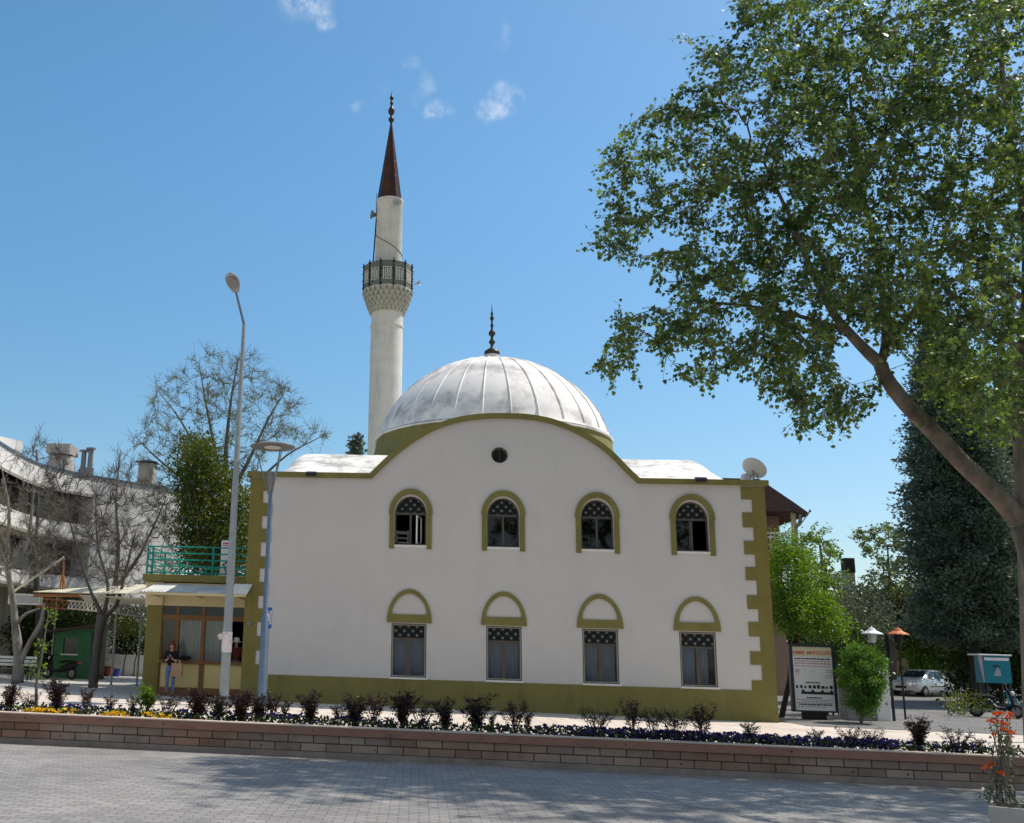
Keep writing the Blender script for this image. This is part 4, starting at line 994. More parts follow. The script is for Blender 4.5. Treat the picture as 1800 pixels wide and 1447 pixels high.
# ---------------------------------------------------------------- white apartment building far left
plan = [(-70, 40.5), (-30, 43.2), (8, 46), (38, 48.2), (68, 50), (126, 52), (163, 53), (237, 55), (323, 57.4)]
def plan_pt(px, d):
    v = ray(px, 900); h = Vector((v.x, v.y)); k = d/(h.x*math.sin(YAW)+h.y*math.cos(YAW))
    return Vector((CAM.x+h.x*k, CAM.y+h.y*k))
pp = [plan_pt(a, d) for a, d in plan]
def zof(px, py, d):
    v = ray(px, py); h = v.x*math.sin(YAW)+v.y*math.cos(YAW); return CAM.z+v.z*d/h
ZR = (zof(68, 818, 50)+zof(126, 833, 52)+zof(237, 853, 55)+zof(323, 866, 57.4))/4
Zp = [(zof(72, 857, 50), ZR), (zof(57, 940, 49.7), zof(68, 910, 50)), (zof(20, 1026, 46.5), zof(18, 996, 46.5))]
apt = thing('apartment_block', 'white apartment block with curved balcony bands left of the mosque', 'building', (pp[4].x, pp[4].y, 0))
def pband(pts, z0, z1, inward, name, m):
    b = MB(); n = len(pts); vs = []; o = []
    for i, p in enumerate(pts):
        t = (pts[min(n-1, i+1)]-pts[max(0, i-1)]).normalized(); nn_ = Vector((-t.y, t.x)); q = p+nn_*inward
        vs += [(p.x, p.y, z0), (q.x, q.y, z0), (q.x, q.y, z1), (p.x, p.y, z1)]
    fs = []
    for i in range(n-1):
        for k in range(4): j = (k+1) % 4; fs.append((i*4+k, i*4+j, i*4+4+j, i*4+4+k))
    fs += [(0, 3, 2, 1), (n*4-4, n*4-3, n*4-2, n*4-1)]
    b.add(vs, fs); return b.build(name, m, apt)
bal = pp[:7]
for i, (a, c) in enumerate(Zp): pband(bal, a, c, .18 if i else 3., 'parapet' if i == 0 else 'balcony_band', 'offwhite')
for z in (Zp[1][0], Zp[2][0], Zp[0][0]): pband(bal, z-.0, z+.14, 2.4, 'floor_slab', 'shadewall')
# recessed wall with openings
n_ = len(bal); inner = []
for i, p in enumerate(bal):
    t = (bal[min(n_-1, i+1)]-bal[max(0, i-1)]).normalized(); inner.append(p+Vector((-t.y, t.x))*1.35)
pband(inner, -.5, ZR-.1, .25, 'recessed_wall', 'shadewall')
for (px, d, wdt, z0, z1) in ((21, 47.5, .55, Zp[1][0]+.2, Zp[1][0]+2.35), (60, 50.5, .95, Zp[1][0]+.2, Zp[1][0]+2.5), (148, 53.3, .9, Zp[1][0]+.9, Zp[1][0]+2.3), (40, 49, 1.2, Zp[2][0]+.2, Zp[2][0]+2.4), (110, 53, 1.4, Zp[2][0]+.2, Zp[2][0]+2.4)):
    # on the recessed wall: find segment point nearest to the ray
    v = ray(px, 900); best = None
    for i in range(len(inner)-1):
        for k in range(20):
            u = inner[i]+(inner[i+1]-inner[i])*(k/20); e = (u.x-CAM.x)*v.y-(u.y-CAM.y)*v.x
            if best is None or abs(e) < best[0]: best = (abs(e), u, (inner[i+1]-inner[i]).normalized())
    u, t = best[1], best[2]; a = Vector((u.x, u.y, z0)); tt = Vector((t.x, t.y, 0)); nrm = Vector((t.y, -t.x, 0)); b = MB()
    b.bar(a+nrm*.04+Vector((0, 0, (z1-z0)/2))-tt*wdt/2, a+nrm*.04+Vector((0, 0, (z1-z0)/2))+tt*wdt/2, .10, z1-z0); b.build('balcony_door', 'carglass', apt)
end = pp[6:]
dep = Vector((-(end[-1]-end[0]).y, (end[-1]-end[0]).x)).normalized()*9
b = MB(); ring = [end[0], end[1], end[2], end[2]+dep, end[0]+dep]; b.add([(p.x, p.y, -.5) for p in ring]+[(p.x, p.y, ZR) for p in ring], [(4, 3, 2, 1, 0), (5, 6, 7, 8, 9)]+[(i, (i+1) % 5, 5+(i+1) % 5, 5+i) for i in range(5)]); b.build('end_wall', 'offwhite', apt)
# roof edge line
pband(pp, ZR, ZR+.09, -.07, 'roof_edge', 'bluegrey')
q = plan_pt(14, 51); zz0, zz1 = ZR-.3, zof(10, 772, 51)
b = MB(); wv = plan_pt(28, 51)-plan_pt(-60, 51); q0 = plan_pt(-60, 49); q1 = plan_pt(28, 51.5); qd = Vector((-2., 5)); ring = [q0, q1, q1+qd, q0+qd]
b.add([(p.x, p.y, zz0) for p in ring]+[(p.x, p.y, zz1) for p in ring], [(3, 2, 1, 0), (4, 5, 6, 7)]+[(i, (i+1) % 4, 4+(i+1) % 4, 4+i) for i in range(4)]); b.build('penthouse', 'offwhite', apt)
# roof vents and chimneys
def on_roof(px, d): u = plan_pt(px, d); return Vector((u.x, u.y, ZR))
u = on_roof(100, 53.5); zt_ = zof(104, 784, 53.5); sc_ = 53.5/1920
b = MB(); b.lathe((u.x, u.y, ZR-.4), [(.95, 0), (.80, .5), (.62, (zt_-ZR)*.62+.4), (.60, (zt_-ZR)*.66+.4)], 16); b.build('vent_cowl', 'concrete', apt, smooth=True)
b = MB(); b.box((u.x-.62, u.y-.7, zt_-.5), (u.x+.62, u.y+.7, zt_)); b.build('vent_cap', 'concrete', apt)
for px, top in ((139, 791), (151, 787)):
    u = on_roof(px, 54); zt_ = zof(px, top, 54); b = MB(); b.lathe((u.x, u.y, ZR-.4), [(.26, 0), (.22, (zt_-ZR)*.6), (.14, (zt_-ZR)*.62), (.13, zt_-ZR+.3), (.26, zt_-ZR+.3), (.26, zt_-ZR+.38), (.02, zt_-ZR+.44)], 14); b.build('flue', 'greymetal', apt, smooth=True, ang=30)
u = on_roof(254, 56.5); zt_ = zof(254, 812, 56.5)
b = MB(); b.box((u.x-.42, u.y-.4, ZR-.5), (u.x+.42, u.y+.4, zt_-.12)); b.build('chimney', 'concrete', apt)
b = MB(); b.add([(u.x-.6, u.y-.55, zt_-.06), (u.x+.6, u.y-.55, zt_-.06), (u.x+.6, u.y+.55, zt_-.06), (u.x-.6, u.y+.55, zt_-.06), (u.x, u.y, zt_+.16)], [(3, 2, 1, 0), (0, 1, 4), (1, 2, 4), (2, 3, 4), (3, 0, 4)]); b.build('chimney_cap', 'black', apt)

# ---------------------------------------------------------------- the big plane tree on the right
PY = -14.1
def pth(pts): return [P(a, b, y) for a, b, y in pts]
base = gx(1905, PY)
plane = thing('plane_tree', 'large leaning plane tree with spreading crown at the right edge', 'tree', tuple(base))
limb = pth([(1800, 925, PY), (1784, 906, PY), (1746, 864, PY-.1), (1693, 815, PY-.2), (1640, 758, PY-.3), (1594, 712, PY-.4), (1558, 665, PY-.5), (1548, 640, PY-.5)])
trunk = [base+Vector((0, 0, -.1)), base+Vector((-.04, 0, 1.)), P(1828, 1010, PY), limb[0]]
lf = pth([(1548, 640, PY-.5), (1522, 616, PY-.6), (1490, 582, PY-.8), (1462, 545, PY-1.), (1425, 470, PY-1.2), (1388, 381, PY-1.3), (1345, 290, PY-1.4)])
lf2 = pth([(1490, 582, PY-.8), (1420, 560, PY-.4), (1330, 540, PY+.1), (1230, 530, PY+.4)])
rf = pth([(1548, 640, PY-.5), (1557, 600, PY-.3), (1552, 520, PY+.2), (1530, 400, PY+.4), (1505, 270, PY+.5), (1490, 120, PY+.6)])
rf2 = pth([(1557, 600, PY-.3), (1590, 570, PY+.4), (1640, 480, PY+1.2), (1680, 350, PY+1.8)])
st = pth([(1800, 925, PY), (1799, 792, PY+.15), (1797, 678, PY+.2), (1799, 602, PY+.2), (1804, 526, PY+.2), (1800, 380, PY+.2), (1770, 200, PY+.1), (1750, 0, PY)])
sb = pth([(1800, 610, PY+.2), (1765, 598, PY-.2), (1708, 556, PY-1.), (1660, 500, PY-1.8)])
sb2 = pth([(1804, 530, PY+.2), (1780, 512, PY), (1740, 482, PY-.6), (1660, 420, PY-1.6)])
st2 = pth([(1804, 526, PY+.2), (1880, 430, PY-.4), (1980, 330, PY-.9), (2100, 200, PY-1.2)])
st3 = pth([(1799, 700, PY+.2), (1900, 600, PY+1.2), (2050, 500, PY+2.2)])
rin = lambda a, b, n: [a+(b-a)*i/(n-1) for i in range(n)]
roots = [(trunk, [.36, .30, .26, .215]), (limb, rin(.185, .12, 8)), (lf, rin(.116, .022, 7)), (lf2, rin(.05, .02, 4)), (rf, rin(.09, .02, 6)), (rf2, rin(.06, .02, 4)), (st, rin(.165, .035, 8)), (sb, rin(.06, .025, 4)), (sb2, rin(.07, .025, 4)), (st2, rin(.12, .04, 4)), (st3, rin(.11, .04, 3))]
b = MB()
def smooth_path(pts, rad, n=4):
    q = catmull([tuple(p)+(r,) for p, r in zip(pts, rad)], 1)
    o = []; k = len(pts)
    for i in range(k-1):
        for s_ in range(n):
            t = s_/n; a, b_, c, d = pts[max(0, i-1)], pts[i], pts[i+1], pts[min(k-1, i+2)]
            o.append((.5*((2*b_)+(c-a)*t+(2*a-5*b_+4*c-d)*t*t+(3*b_-a-3*c+d)*t**3), (rad[i]*(1-t)+rad[i+1]*t)*R.uniform(.96, 1.05)))
    o.append((pts[-1], rad[-1])); return [x[0] for x in o], [x[1] for x in o]
sm = [smooth_path(p, r) for p, r in roots]
for p, r in sm: b.tube(p, r, 14 if max(r) > .2 else 9)
b.build('trunk', 'planebark', plane, smooth=True, ang=180)
CROWN = [(1298, -5), (1287, 83), (1225, 80), (1182, 52), (1166, 90), (1204, 130), (1172, 185), (1125, 206), (1077, 243), (1090, 270), (1030, 312), (1022, 328), (1066, 362), (1085, 385), (1028, 409), (1030, 432), (1077, 462), (1110, 440), (1149, 484), (1166, 520), (1120, 545), (1072, 548), (1075, 600), (1050, 655), (1075, 683), (1116, 636), (1166, 656), (1227, 678), (1282, 650), (1320, 655), (1370, 712), (1404, 742), (1470, 744), (1540, 700), (1497, 650), (1440, 610), (1470, 560), (1530, 575), (1580, 620), (1615, 650), (1652, 713), (1719, 755), (1774, 774), (1805, 760), (1805, -5)]
def crown_targets(n, poly, y0, y1, bb):
    o = []
    while len(o) < n:
        x, y = R.uniform(bb[0], bb[2]), R.uniform(bb[1], bb[3])
        if not in_poly(x, y, poly): continue
        # thin the far left fringe a little
        if R.random() < (.55 if x < 1180 else .36 if x < 1340 else .05): continue
        depth = (x-1000)/800; h = 1.2+3.2*min(1, max(.15, depth))
        Y = PY-.6+R.gauss(0, .45)*h
        q = P(x, y, max(-20.5, min(-9.5, Y)))
        if q.z < 2.9: continue
        o.append(q)
    return o
tg = crown_targets(1400, CROWN, 0, 0, (1015, -5, 1805, 775))
tg += crown_targets(130, [(1290, -5), (1805, -5), (1905, -420), (1500, -420)], 0, 0, (1280, -420, 1905, -5))
tg += crown_targets(640, [(1805, -420), (2300, -300), (2520, 100), (2480, 560), (2200, 760), (1805, 775)], 0, 0, (1805, -420, 2520, 775))
tubes = grow([(p, r) for p, r in sm], tg, tip_r=.005, power=.38, droop=.10, jit=.05, back=.55, rmax=.06)
b = MB(); Lp = []; La = []; Lv = []
for p, r in tubes: b.tube(p, r, 5 if max(r) > .02 else 3, cap=False)
def twig_leaves(p, n, ln, spread=1., dn=-.15, size=None):
    """short side twigs at the end of a branch, with leaves along them"""
    for k in range(n):
        i = R.choice((1, 2, 2, 3, 3, 4)); i = min(i, len(p)-1)
        s0 = p[i-1]+(p[i]-p[i-1])*R.random(); ax_ = (p[i]-p[i-1]); ax_ = ax_.normalized() if ax_.length > 0 else Vector((0, 0, 1))
        d = (ax_*.8+Vector((R.gauss(0, 1), R.gauss(0, 1), R.gauss(0, .7)+dn))*spread*.7).normalized()
        l = ln*R.uniform(.5, 1.2); e = s0+d*l+Vector((0, 0, -.12*l))
        b.tube([s0, s0+d*l*.5, e], [.005, .004, .003], 3, cap=False)
        vb = R.random()
        m = R.randint(5, 9)
        for j in range(m):
            t = (j+R.random())/m; q = s0+(e-s0)*t
            a = d*.5+Vector((R.gauss(0, .8), R.gauss(0, .8), R.gauss(-.35, .6)))
            q = q+a.normalized()*.04
            Lp.append(tuple(q)); La.append(tuple(a)); Lv.append(vb)
for p, r in tubes: twig_leaves(p, 6, .40, dn=-.35)
b.build('branch', 'planebark', plane)
leaves('crown', Lp, La, NR.uniform(.048, .108, len(Lp)), T_PLANE, 'lf_plane', plane, .1, Lv)

# ---------------------------------------------------------------- generic trees
def leafy_tree(name, label, root, trunkpts, trunkr, tg, bark, leaf, tmpl, size, ntw, ln, group=None, cat='tree', dn=.2, tip=.006, spread=1., power=.42, mleaf=(5, 9), droop=.05, crown='crown'):
    global b, Lp, La, Lv
    t = thing(name, label, cat, tuple(root), group)
    b = MB(); sp_, sr = smooth_path(trunkpts, trunkr); b.tube(sp_, sr, 9)
    tubes = grow([(sp_, sr)], tg, tip_r=tip, power=power, droop=droop, jit=.05, back=.6, rmax=max(trunkr)*.6)
    for p, r in tubes: b.tube(p, r, 5 if max(r) > .02 else 3, cap=False)
    Lp, La, Lv = [], [], []
    if ntw:
        for p, r in tubes: twig_leaves(p, ntw, ln, spread, dn)
    b.build('trunk', bark, t)
    if leaf and Lp: leaves(crown, Lp, La, NR.uniform(size*.7, size*1.25, len(Lp)), tmpl, leaf, t, .12, Lv)
    return t
def bare_twigs(tubes, n, ln):
    for p, r in tubes:
        for k in range(n):
            i = min(R.choice((1, 2, 3, 4, 4)), len(p)-1); s0 = p[i-1]+(p[i]-p[i-1])*R.random(); ax_ = (p[i]-p[i-1]).normalized()
            d = (ax_+Vector((R.gauss(0, .5), R.gauss(0, .5), R.gauss(.15, .5)))).normalized(); l = ln*R.uniform(.4, 1.2)
            b.tube([s0, s0+d*l*.5+Vector((0, 0, .03)), s0+d*l+Vector((0, 0, .1*l))], [.007, .006, .004], 3, cap=False)
def bare_tree(label, root, stems, targets, bark, n, ln, tip=.006):
    global b
    t = thing('bare_tree', label, 'tree', tuple(root), 'leafless trees on the plaza'); b = MB(); rs = []
    for pts, rad in stems:
        p, r = smooth_path(pts, rad); b.tube(p, r, 9); rs.append((p, r))
    b.build('trunk', bark, t, smooth=True, ang=180); b = MB()
    tubes = grow(rs, targets, tip_r=tip, power=.44, droop=-.06, jit=.09, back=.6, rmax=.06)
    for p, r in tubes: b.tube(p, r, 5 if max(r) > .02 else 3, cap=False)
    bare_twigs(tubes, n, ln); b.build('branch', bark, t)
    return t
def px_targets(n, poly, Y, dy):
    bb = (min(p[0] for p in poly), min(p[1] for p in poly), max(p[0] for p in poly), max(p[1] for p in poly)); o = []
    while len(o) < n:
        x, y = R.uniform(bb[0], bb[2]), R.uniform(bb[1], bb[3])
        if in_poly(x, y, poly): o.append(P(x, y, Y+R.gauss(0, dy)))
    return o
# leafless grey trees on the plaza
q = G(30, 1200); Y = q.y
bare_tree('grey barked leafless tree forking low beside the bench', q, [
    ([q, P(33, 1160, Y), P(27, 1100, Y), P(22, 1050, Y), P(12, 985, Y), P(16, 900, Y), P(2, 820, Y)], [.25, .20, .155, .12, .10, .055, .02]),
    ([P(33, 1172, Y), P(52, 1130, Y-.1), P(72, 1095, Y-.2), P(78, 1060, Y-.3)], [.12, .10, .09, .06]),
    ([P(28, 1098, Y), P(45, 1080, Y), P(70, 1070, Y+.2)], [.09, .06, .03]),
    ([P(14, 1000, Y), P(38, 975, Y+.3), P(52, 930, Y+.4), P(60, 860, Y+.5)], [.10, .09, .07, .03])],
    px_targets(190, [(-40, 1040), (-60, 900), (-20, 800), (20, 790), (60, 800), (100, 850), (115, 940), (100, 1010), (60, 1020)], Y, 1.1), 'palebark', 11, .5)
q = G(163, 1209); Y = q.y
bare_tree('dark barked pollarded leafless tree in front of the green shed', q, [
    ([q, P(168, 1160, Y), P(174, 1110, Y), P(180, 1080, Y)], [.19, .16, .16, .20]),
    ([P(180, 1083, Y), P(160, 1040, Y), P(140, 980, Y), P(118, 900, Y), P(95, 830, Y)], [.10, .06, .045, .03, .015]),
    ([P(181, 1083, Y), P(190, 1030, Y+.2), P(172, 960, Y+.3), P(168, 880, Y+.4)], [.09, .06, .04, .015]),
    ([P(182, 1085, Y), P(205, 1062, Y), P(222, 1000, Y), P(240, 930, Y)], [.10, .07, .05, .02])],
    px_targets(230, [(85, 1010), (60, 930), (75, 840), (95, 780), (150, 830), (200, 810), (235, 860), (250, 960), (230, 1040), (150, 1030)], Y, 1.2), 'greybark', 11, .5)
q = gx(176, 13.); Y = 13.
bare_tree('tall grey leafless tree rising behind the canopy', q, [
    ([q, P(182, 1100, Y), P(200, 1040, Y), P(208, 960, Y), P(204, 880, Y), P(212, 790, Y)], [.18, .15, .12, .08, .05, .02]),
    ([P(200, 1038, Y), P(240, 985, Y), P(268, 930, Y), P(290, 880, Y)], [.09, .07, .05, .02])],
    px_targets(240, [(140, 1020), (120, 900), (190, 830), (206, 775), (230, 800), (300, 870), (320, 940), (300, 1010), (230, 1040)], Y, 1.6), 'bark', 11, .55, tip=.007)
q = gx(70, 15.); Y = 15.
bare_tree('slender leafless tree in front of the white balconies', q, [
    ([q, P(68, 1080, Y), P(62, 980, Y), P(66, 880, Y), P(64, 790, Y)], [.2, .17, .13, .09, .03])],
    px_targets(200, [(0, 1000), (-20, 880), (30, 800), (70, 750), (110, 820), (150, 900), (150, 1000), (80, 1030)], Y, 1.5), 'greybark', 11, .55, tip=.007)
# small young tree with a leafy stem
q = G(63, 1240, .36); Y = WY+.75; q = gx(62, Y); q.z += .3
leafy_tree('young_tree', 'thin forked sapling with light green shoots in the planter', q, [q, P(64, 1215, Y), P(66, 1190, Y), P(74, 1150, Y), P(80, 1110, Y), P(86, 1075, Y)], [.03, .028, .022, .016, .012, .008],
    [P(a, c, Y+R.uniform(-.1, .1)) for a, c in ((52, 1165), (56, 1180), (70, 1150), (84, 1130), (72, 1168), (88, 1092), (76, 1130), (72, 1185), (90, 1078))], 'palebark', 'lf_green', T_LEAF, .055, 3, .10, cat='tree', tip=.005)
# tall spring tree and dark evergreen behind the annex
Y = 19.; q = gx(392, Y)
t = thing('spring_tree', 'tall thinly leaved spring tree fanning out behind the annex', 'tree', tuple(q)); b = MB(); rs = []
for pts, rad in (([q, P(394, 1080, Y), P(395, 960, Y), P(395, 860, Y)], [.34, .31, .27, .22]), ([P(395, 865, Y), P(398, 780, Y), P(408, 690, Y), P(420, 630, Y)], [.16, .11, .06, .02]), ([P(395, 870, Y), P(378, 790, Y), P(362, 710, Y), P(350, 640, Y)], [.13, .09, .05, .02]),
                 ([P(395, 880, Y), P(360, 820, Y+.6), P(318, 740, Y+.9), P(280, 690, Y+1.)], [.12, .08, .05, .02]), ([P(395, 885, Y), P(432, 820, Y-.5), P(470, 740, Y-.8), P(500, 690, Y-1)], [.13, .09, .05, .02]), ([P(395, 905, Y), P(450, 850, Y), P(505, 800, Y+.3), P(560, 770, Y+.3)], [.11, .08, .05, .02]), ([P(395, 900, Y), P(330, 850, Y-.4), P(270, 800, Y-.6), P(240, 770, Y-.6)], [.11, .07, .04, .02])):
    p, r = smooth_path(pts, rad); b.tube(p, r, 9); rs.append((p, r))
b.build('trunk', 'bark', t); b = MB()
tubes = grow(rs, px_targets(560, [(300, 880), (236, 800), (232, 762), (262, 715), (268, 665), (310, 650), (352, 612), (400, 625), (462, 620), (470, 660), (506, 675), (525, 700), (530, 740), (575, 755), (565, 790), (480, 800), (430, 850), (330, 900)], Y, 1.7)+px_targets(60, [(225, 830), (300, 860), (330, 960), (250, 940)], Y, 1.2), tip_r=.006, power=.36, droop=-.10, jit=.04, back=.9, rmax=.05)
for p, r in tubes: b.tube(p, r, 4 if max(r) > .02 else 3, cap=False)
Lp, La, Lv = [], [], []
for p, r in tubes: twig_leaves(p, 2, .6, .55, .9)
bare_twigs(tubes, 7, .7)
b.build('branch', 'bark', t); leaves('crown', Lp, La, NR.uniform(.06, .115, len(Lp)), T_LEAF, 'lf_spring', t, .12, Lv)
def dense(name, label, root, trunk_h, tr, centers, per, spread, size, leaf, tmpl, bark='bark', cat='tree', group=None, up=.2, part='crown', branches=0, lo=.35):
    t = thing(name, label, cat, tuple(root), group)
    bb = MB(); root = Vector(root)
    if tr:
        cx = sum((c for c in centers), Vector())/len(centers)
        top = Vector((cx.x, cx.y, root.z+trunk_h)); bb.tube([root+Vector((0, 0, -.05)), root+(top-root)*.5+Vector((.02, 0, 0)), top], [tr, tr*.8, tr*.5], 8)
        for c in R.sample(centers, min(branches or 10, len(centers))):
            s0 = root+(top-root)*R.uniform(lo, 1); bb.tube([s0, s0+(c-s0)*.5+Vector((0, 0, .05)), c], [tr*.3, tr*.2, tr*.06], 4, cap=False)
        bb.build('trunk' if cat == 'tree' else 'stem', bark, t)
    a, c, v = clump_leaves(centers, per, spread, up)
    leaves(part, a, c, NR.uniform(size*.7, size*1.3, len(a)), tmpl, leaf, t, .12, v)
    return t
def px_centers(n, poly, Y, dy): return px_targets(n, poly, Y, dy)
Y = 14.; q = gx(375, Y)
dense('evergreen_tree', 'dense olive green evergreen tree between the apartment block and the annex', q, 5.5, .2, px_centers(330, [(318, 1010), (314, 900), (310, 800), (322, 768), (372, 772), (382, 820), (425, 850), (446, 880), (442, 1010)], Y, .9), 44, .26, .15, 'lf_yel', T_LEAF)
Y = 16.5; q = gx(345, Y)
dense('evergreen_tree', 'darker evergreen tree rising behind the teal railing', q, 7, .2, px_centers(220, [(330, 1000), (322, 850), (312, 790), (340, 765), (372, 790), (400, 850), (440, 900), (440, 1000)], Y, .8), 44, .28, .16, 'lf_dark', T_LEAF)
# hedges and shrubs behind the plaza
def hedge(label, x0, x1, y0, y1, Y, dy, n, leaf, size, tmpl=T_LEAF, per=40, spread=.28, name='hedge', cat='hedge', sh=1.6):
    q = gx((x0+x1)/2, Y)
    c = [P(R.uniform(x0, x1), R.uniform(y0, y1)+12*math.sin(i*1.7), Y+R.gauss(0, dy)) for i in range(n)]
    t = thing(name, label, cat, tuple(q)); bb = MB()
    for k in range(9):
        a = gx(x0+(x1-x0)*(k+.5)/9, Y); bb.tube([a, a+Vector((R.uniform(-.1, .1), 0, sh*.5)), a+Vector((R.uniform(-.3, .3), R.uniform(-.2, .2), sh))], [.04, .03, .015], 5)
    if sh > .3: bb.build('stem', 'darkbark', t)
    p, a, v = clump_leaves(c, per, spread, .2); leaves('foliage', p, a, NR.uniform(size*.7, size*1.3, len(p)), tmpl, leaf, t, .12, v); return t
hedge('dark hedge behind the green shed and the park bench', -70, 165, 1075, 1200, 16.5, .5, 420, 'lf_dark', .15)
hedge('dark clipped hedge above the low white garden wall', 185, 262, 1090, 1172, lwY+1.2, .3, 150, 'lf_dark', .13)
hedge('light green bushes behind the dark hedge', 95, 262, 1062, 1110, 18.5, .6, 110, 'lf_yel', .14)
hedge('mid green bush beneath the white balconies', 30, 100, 985, 1060, 17.5, .6, 60, 'lf_yel', .14, per=26)

# ---------------------------------------------------------------- conifers and trees on the right
def conifer(label, root, H, Rm, z0, n, leaf, per, size, name='conifer', tr=.28):
    t = thing(name, label, 'tree', tuple(root)); root = Vector(root); bb = MB(); top = root+Vector((0, 0, H))
    bb.tube([root+Vector((0, 0, -.1)), root+Vector((0, 0, H*.5)), top], [tr, tr*.6, .03], 9)
    Pn, An, vb = [], [], []
    for i in range(n):
        u = (i+R.random())/n; z = z0+(H-z0)*u; a = i*2.399+R.uniform(-.3, .3)
        l = Rm*min(1., (1.02-u)**.62*1.08)*R.uniform(.72, 1.12)*(1-.12*max(0, .25-u)*4)
        d = Vector((math.cos(a), math.sin(a), -.05)); s0 = root+Vector((0, 0, z)); e = s0+d*l+Vector((0, 0, .12*l-.1))
        m_ = s0+(e-s0)*.55+Vector((0, 0, -.12*l)); bb.tube([s0, m_, e], [.05*(1-u*.7), .03, .012], 4, cap=False)
        b0 = R.uniform(.1, .8)
        for k in range(per):
            t_ = R.random()**.6; q = s0*(1-t_)**2+m_*2*t_*(1-t_)+e*t_*t_
            wd = .16+.34*t_*(1.25-t_)*min(1.6, l)
            o = Vector((R.gauss(0, 1)*wd, R.gauss(0, 1)*wd, R.gauss(-.1, .8)*wd*.6)); q = q+o
            ad = d*.7+o.normalized()*.6+Vector((R.gauss(0, .35), R.gauss(0, .35), R.gauss(.1, .4)))
            Pn.append(tuple(q)); An.append(tuple(ad)); vb.append(b0)
    bb.build('trunk', 'darkbark', t); leaves('crown', Pn, An, NR.uniform(size*.7, size*1.35, len(Pn)), T_TUFT, leaf, t, .2, vb)
    return t
q = gx(1722, 18.); topz = P(1700, 560, 18.).z
conifer('broad dark conifer standing behind the leaning plane tree', q, topz-q.z, 2.75, 3.0, 300, 'lf_conifer', 430, .15)
q = gx(1840, 22); conifer('second dark conifer at the right frame edge', q, 16., 3.6, 3., 200, 'lf_conifer', 260, .17)
q = gx(614, 26); tz = P(617, 766, 26).z
conifer('distant narrow cypress tip above the mosque roof', q, tz-q.z, .42, 4., 90, 'lf_conifer', 40, .22, name='cypress', tr=.12)
# bright green tree at the mosque corner
Y = 3.2; q = gx(1373, Y); Y = 3.1
dense('broadleaf_tree', 'bright green bushy tree touching the right mosque corner', q, 3., .10, px_centers(330, [(1350, 985), (1375, 965), (1415, 975), (1430, 1020), (1462, 1060), (1486, 1100), (1478, 1116), (1385, 1112), (1358, 1100), (1340, 1030), (1334, 1005)], Y, .5)+px_centers(22, [(1366, 985), (1364, 935), (1380, 915), (1398, 940), (1396, 985)], Y, .35), 52, .18, .085, 'lf_green', T_LEAF, bark='darkbark')
Y = 9.; q = gx(1452, Y)
leafy_tree('spring_tree', 'airy light green tree between brown house and bright tree', q, [q, P(1450, 1080, Y), P(1446, 1000, Y), P(1440, 950, Y)], [.14, .11, .07, .03],
    px_targets(110, [(1395, 1050), (1392, 960), (1418, 930), (1452, 925), (1470, 940), (1478, 990), (1490, 1050)], Y, 1.), 'bark', 'lf_green', T_LEAF, .12, 4, .4, dn=.3, tip=.008)
Y = 29.; q = gx(1572, Y)
leafy_tree('spring_tree', 'upright young tree with pale leaves against the sky', q, [q, P(1570, 1120, Y), P(1565, 1040, Y), P(1560, 960, Y)], [.16, .13, .08, .03],
    px_targets(150, [(1525, 1050), (1512, 980), (1498, 925), (1520, 930), (1540, 925), (1556, 898), (1566, 930), (1590, 930), (1620, 960), (1625, 1060)], Y, 1.6), 'bark', 'lf_spring', T_LEAF, .17, 4, .55, dn=.6, tip=.011, spread=.7)
hedge('pale grey green bushes beyond the garden lanterns', 1465, 1562, 1050, 1130, 13., 1., 140, 'lf_olive', .13, T_NARROW, name='bush', cat='bush')
hedge('grey green thicket around the tall chimney stack', 1462, 1600, 1042, 1100, 30., 1., 190, 'lf_olive', .2, T_LEAF, name='bush', cat='bush')
hedge('dark green shrubs below the sign board tree', 1440, 1530, 1105, 1165, 5.5, .6, 120, 'lf_dark', .12, name='bush', cat='bush')
hedge('yellow green bushes left of the dark conifer', 1535, 1660, 1050, 1130, 31., 1.2, 230, 'lf_yel', .2, name='bush', cat='bush')
hedge('bright green hedge under the dark conifer', 1590, 1830, 1085, 1190, 33., .9, 330, 'lf_green', .22, spread=.45)
hedge('dark shaded hedge behind the teal kiosk', 1672, 1850, 1085, 1222, 21., .9, 300, 'lf_dark', .18, spread=.35)
hedge('low green ground shrubs along the lane edge', 1662, 1730, 1234, 1240, 9., 1.5, 26, 'lf_yel', .10, spread=.16, per=26, sh=.15, name='bush', cat='bush')
Y = -4.5; q = gx(1808, Y)  # extra tree with brighter leaves, added for the plane tree's sunlit foliage
dense('broadleaf_tree', 'yellow green tree added to stand for sunlit leaves of the plane tree', q, 6.2, .12, px_centers(120, [(1640, 640), (1690, 605), (1760, 600), (1860, 620), (1900, 700), (1860, 780), (1790, 780), (1720, 750), (1660, 715)], Y, .8), 30, .24, .12, 'lf_green', T_LEAF, branches=1, lo=.97)
# clipped bush by the white pier
q = G(1513, 1272); Y = q.y
dense('clipped_bush', 'rounded bright green bush between notice board and white pier', q, 1.2, .06, px_centers(130, [(1484, 1162), (1500, 1142), (1532, 1146), (1552, 1166), (1556, 1195), (1548, 1225), (1530, 1255), (1500, 1255), (1486, 1222), (1477, 1185)], Y, .36)+px_centers(14, [(1482, 1150), (1500, 1134), (1540, 1140), (1556, 1165), (1540, 1160)], Y, .3), 160, .095, .06, 'lf_top', T_LEAF, cat='bush', part='foliage')
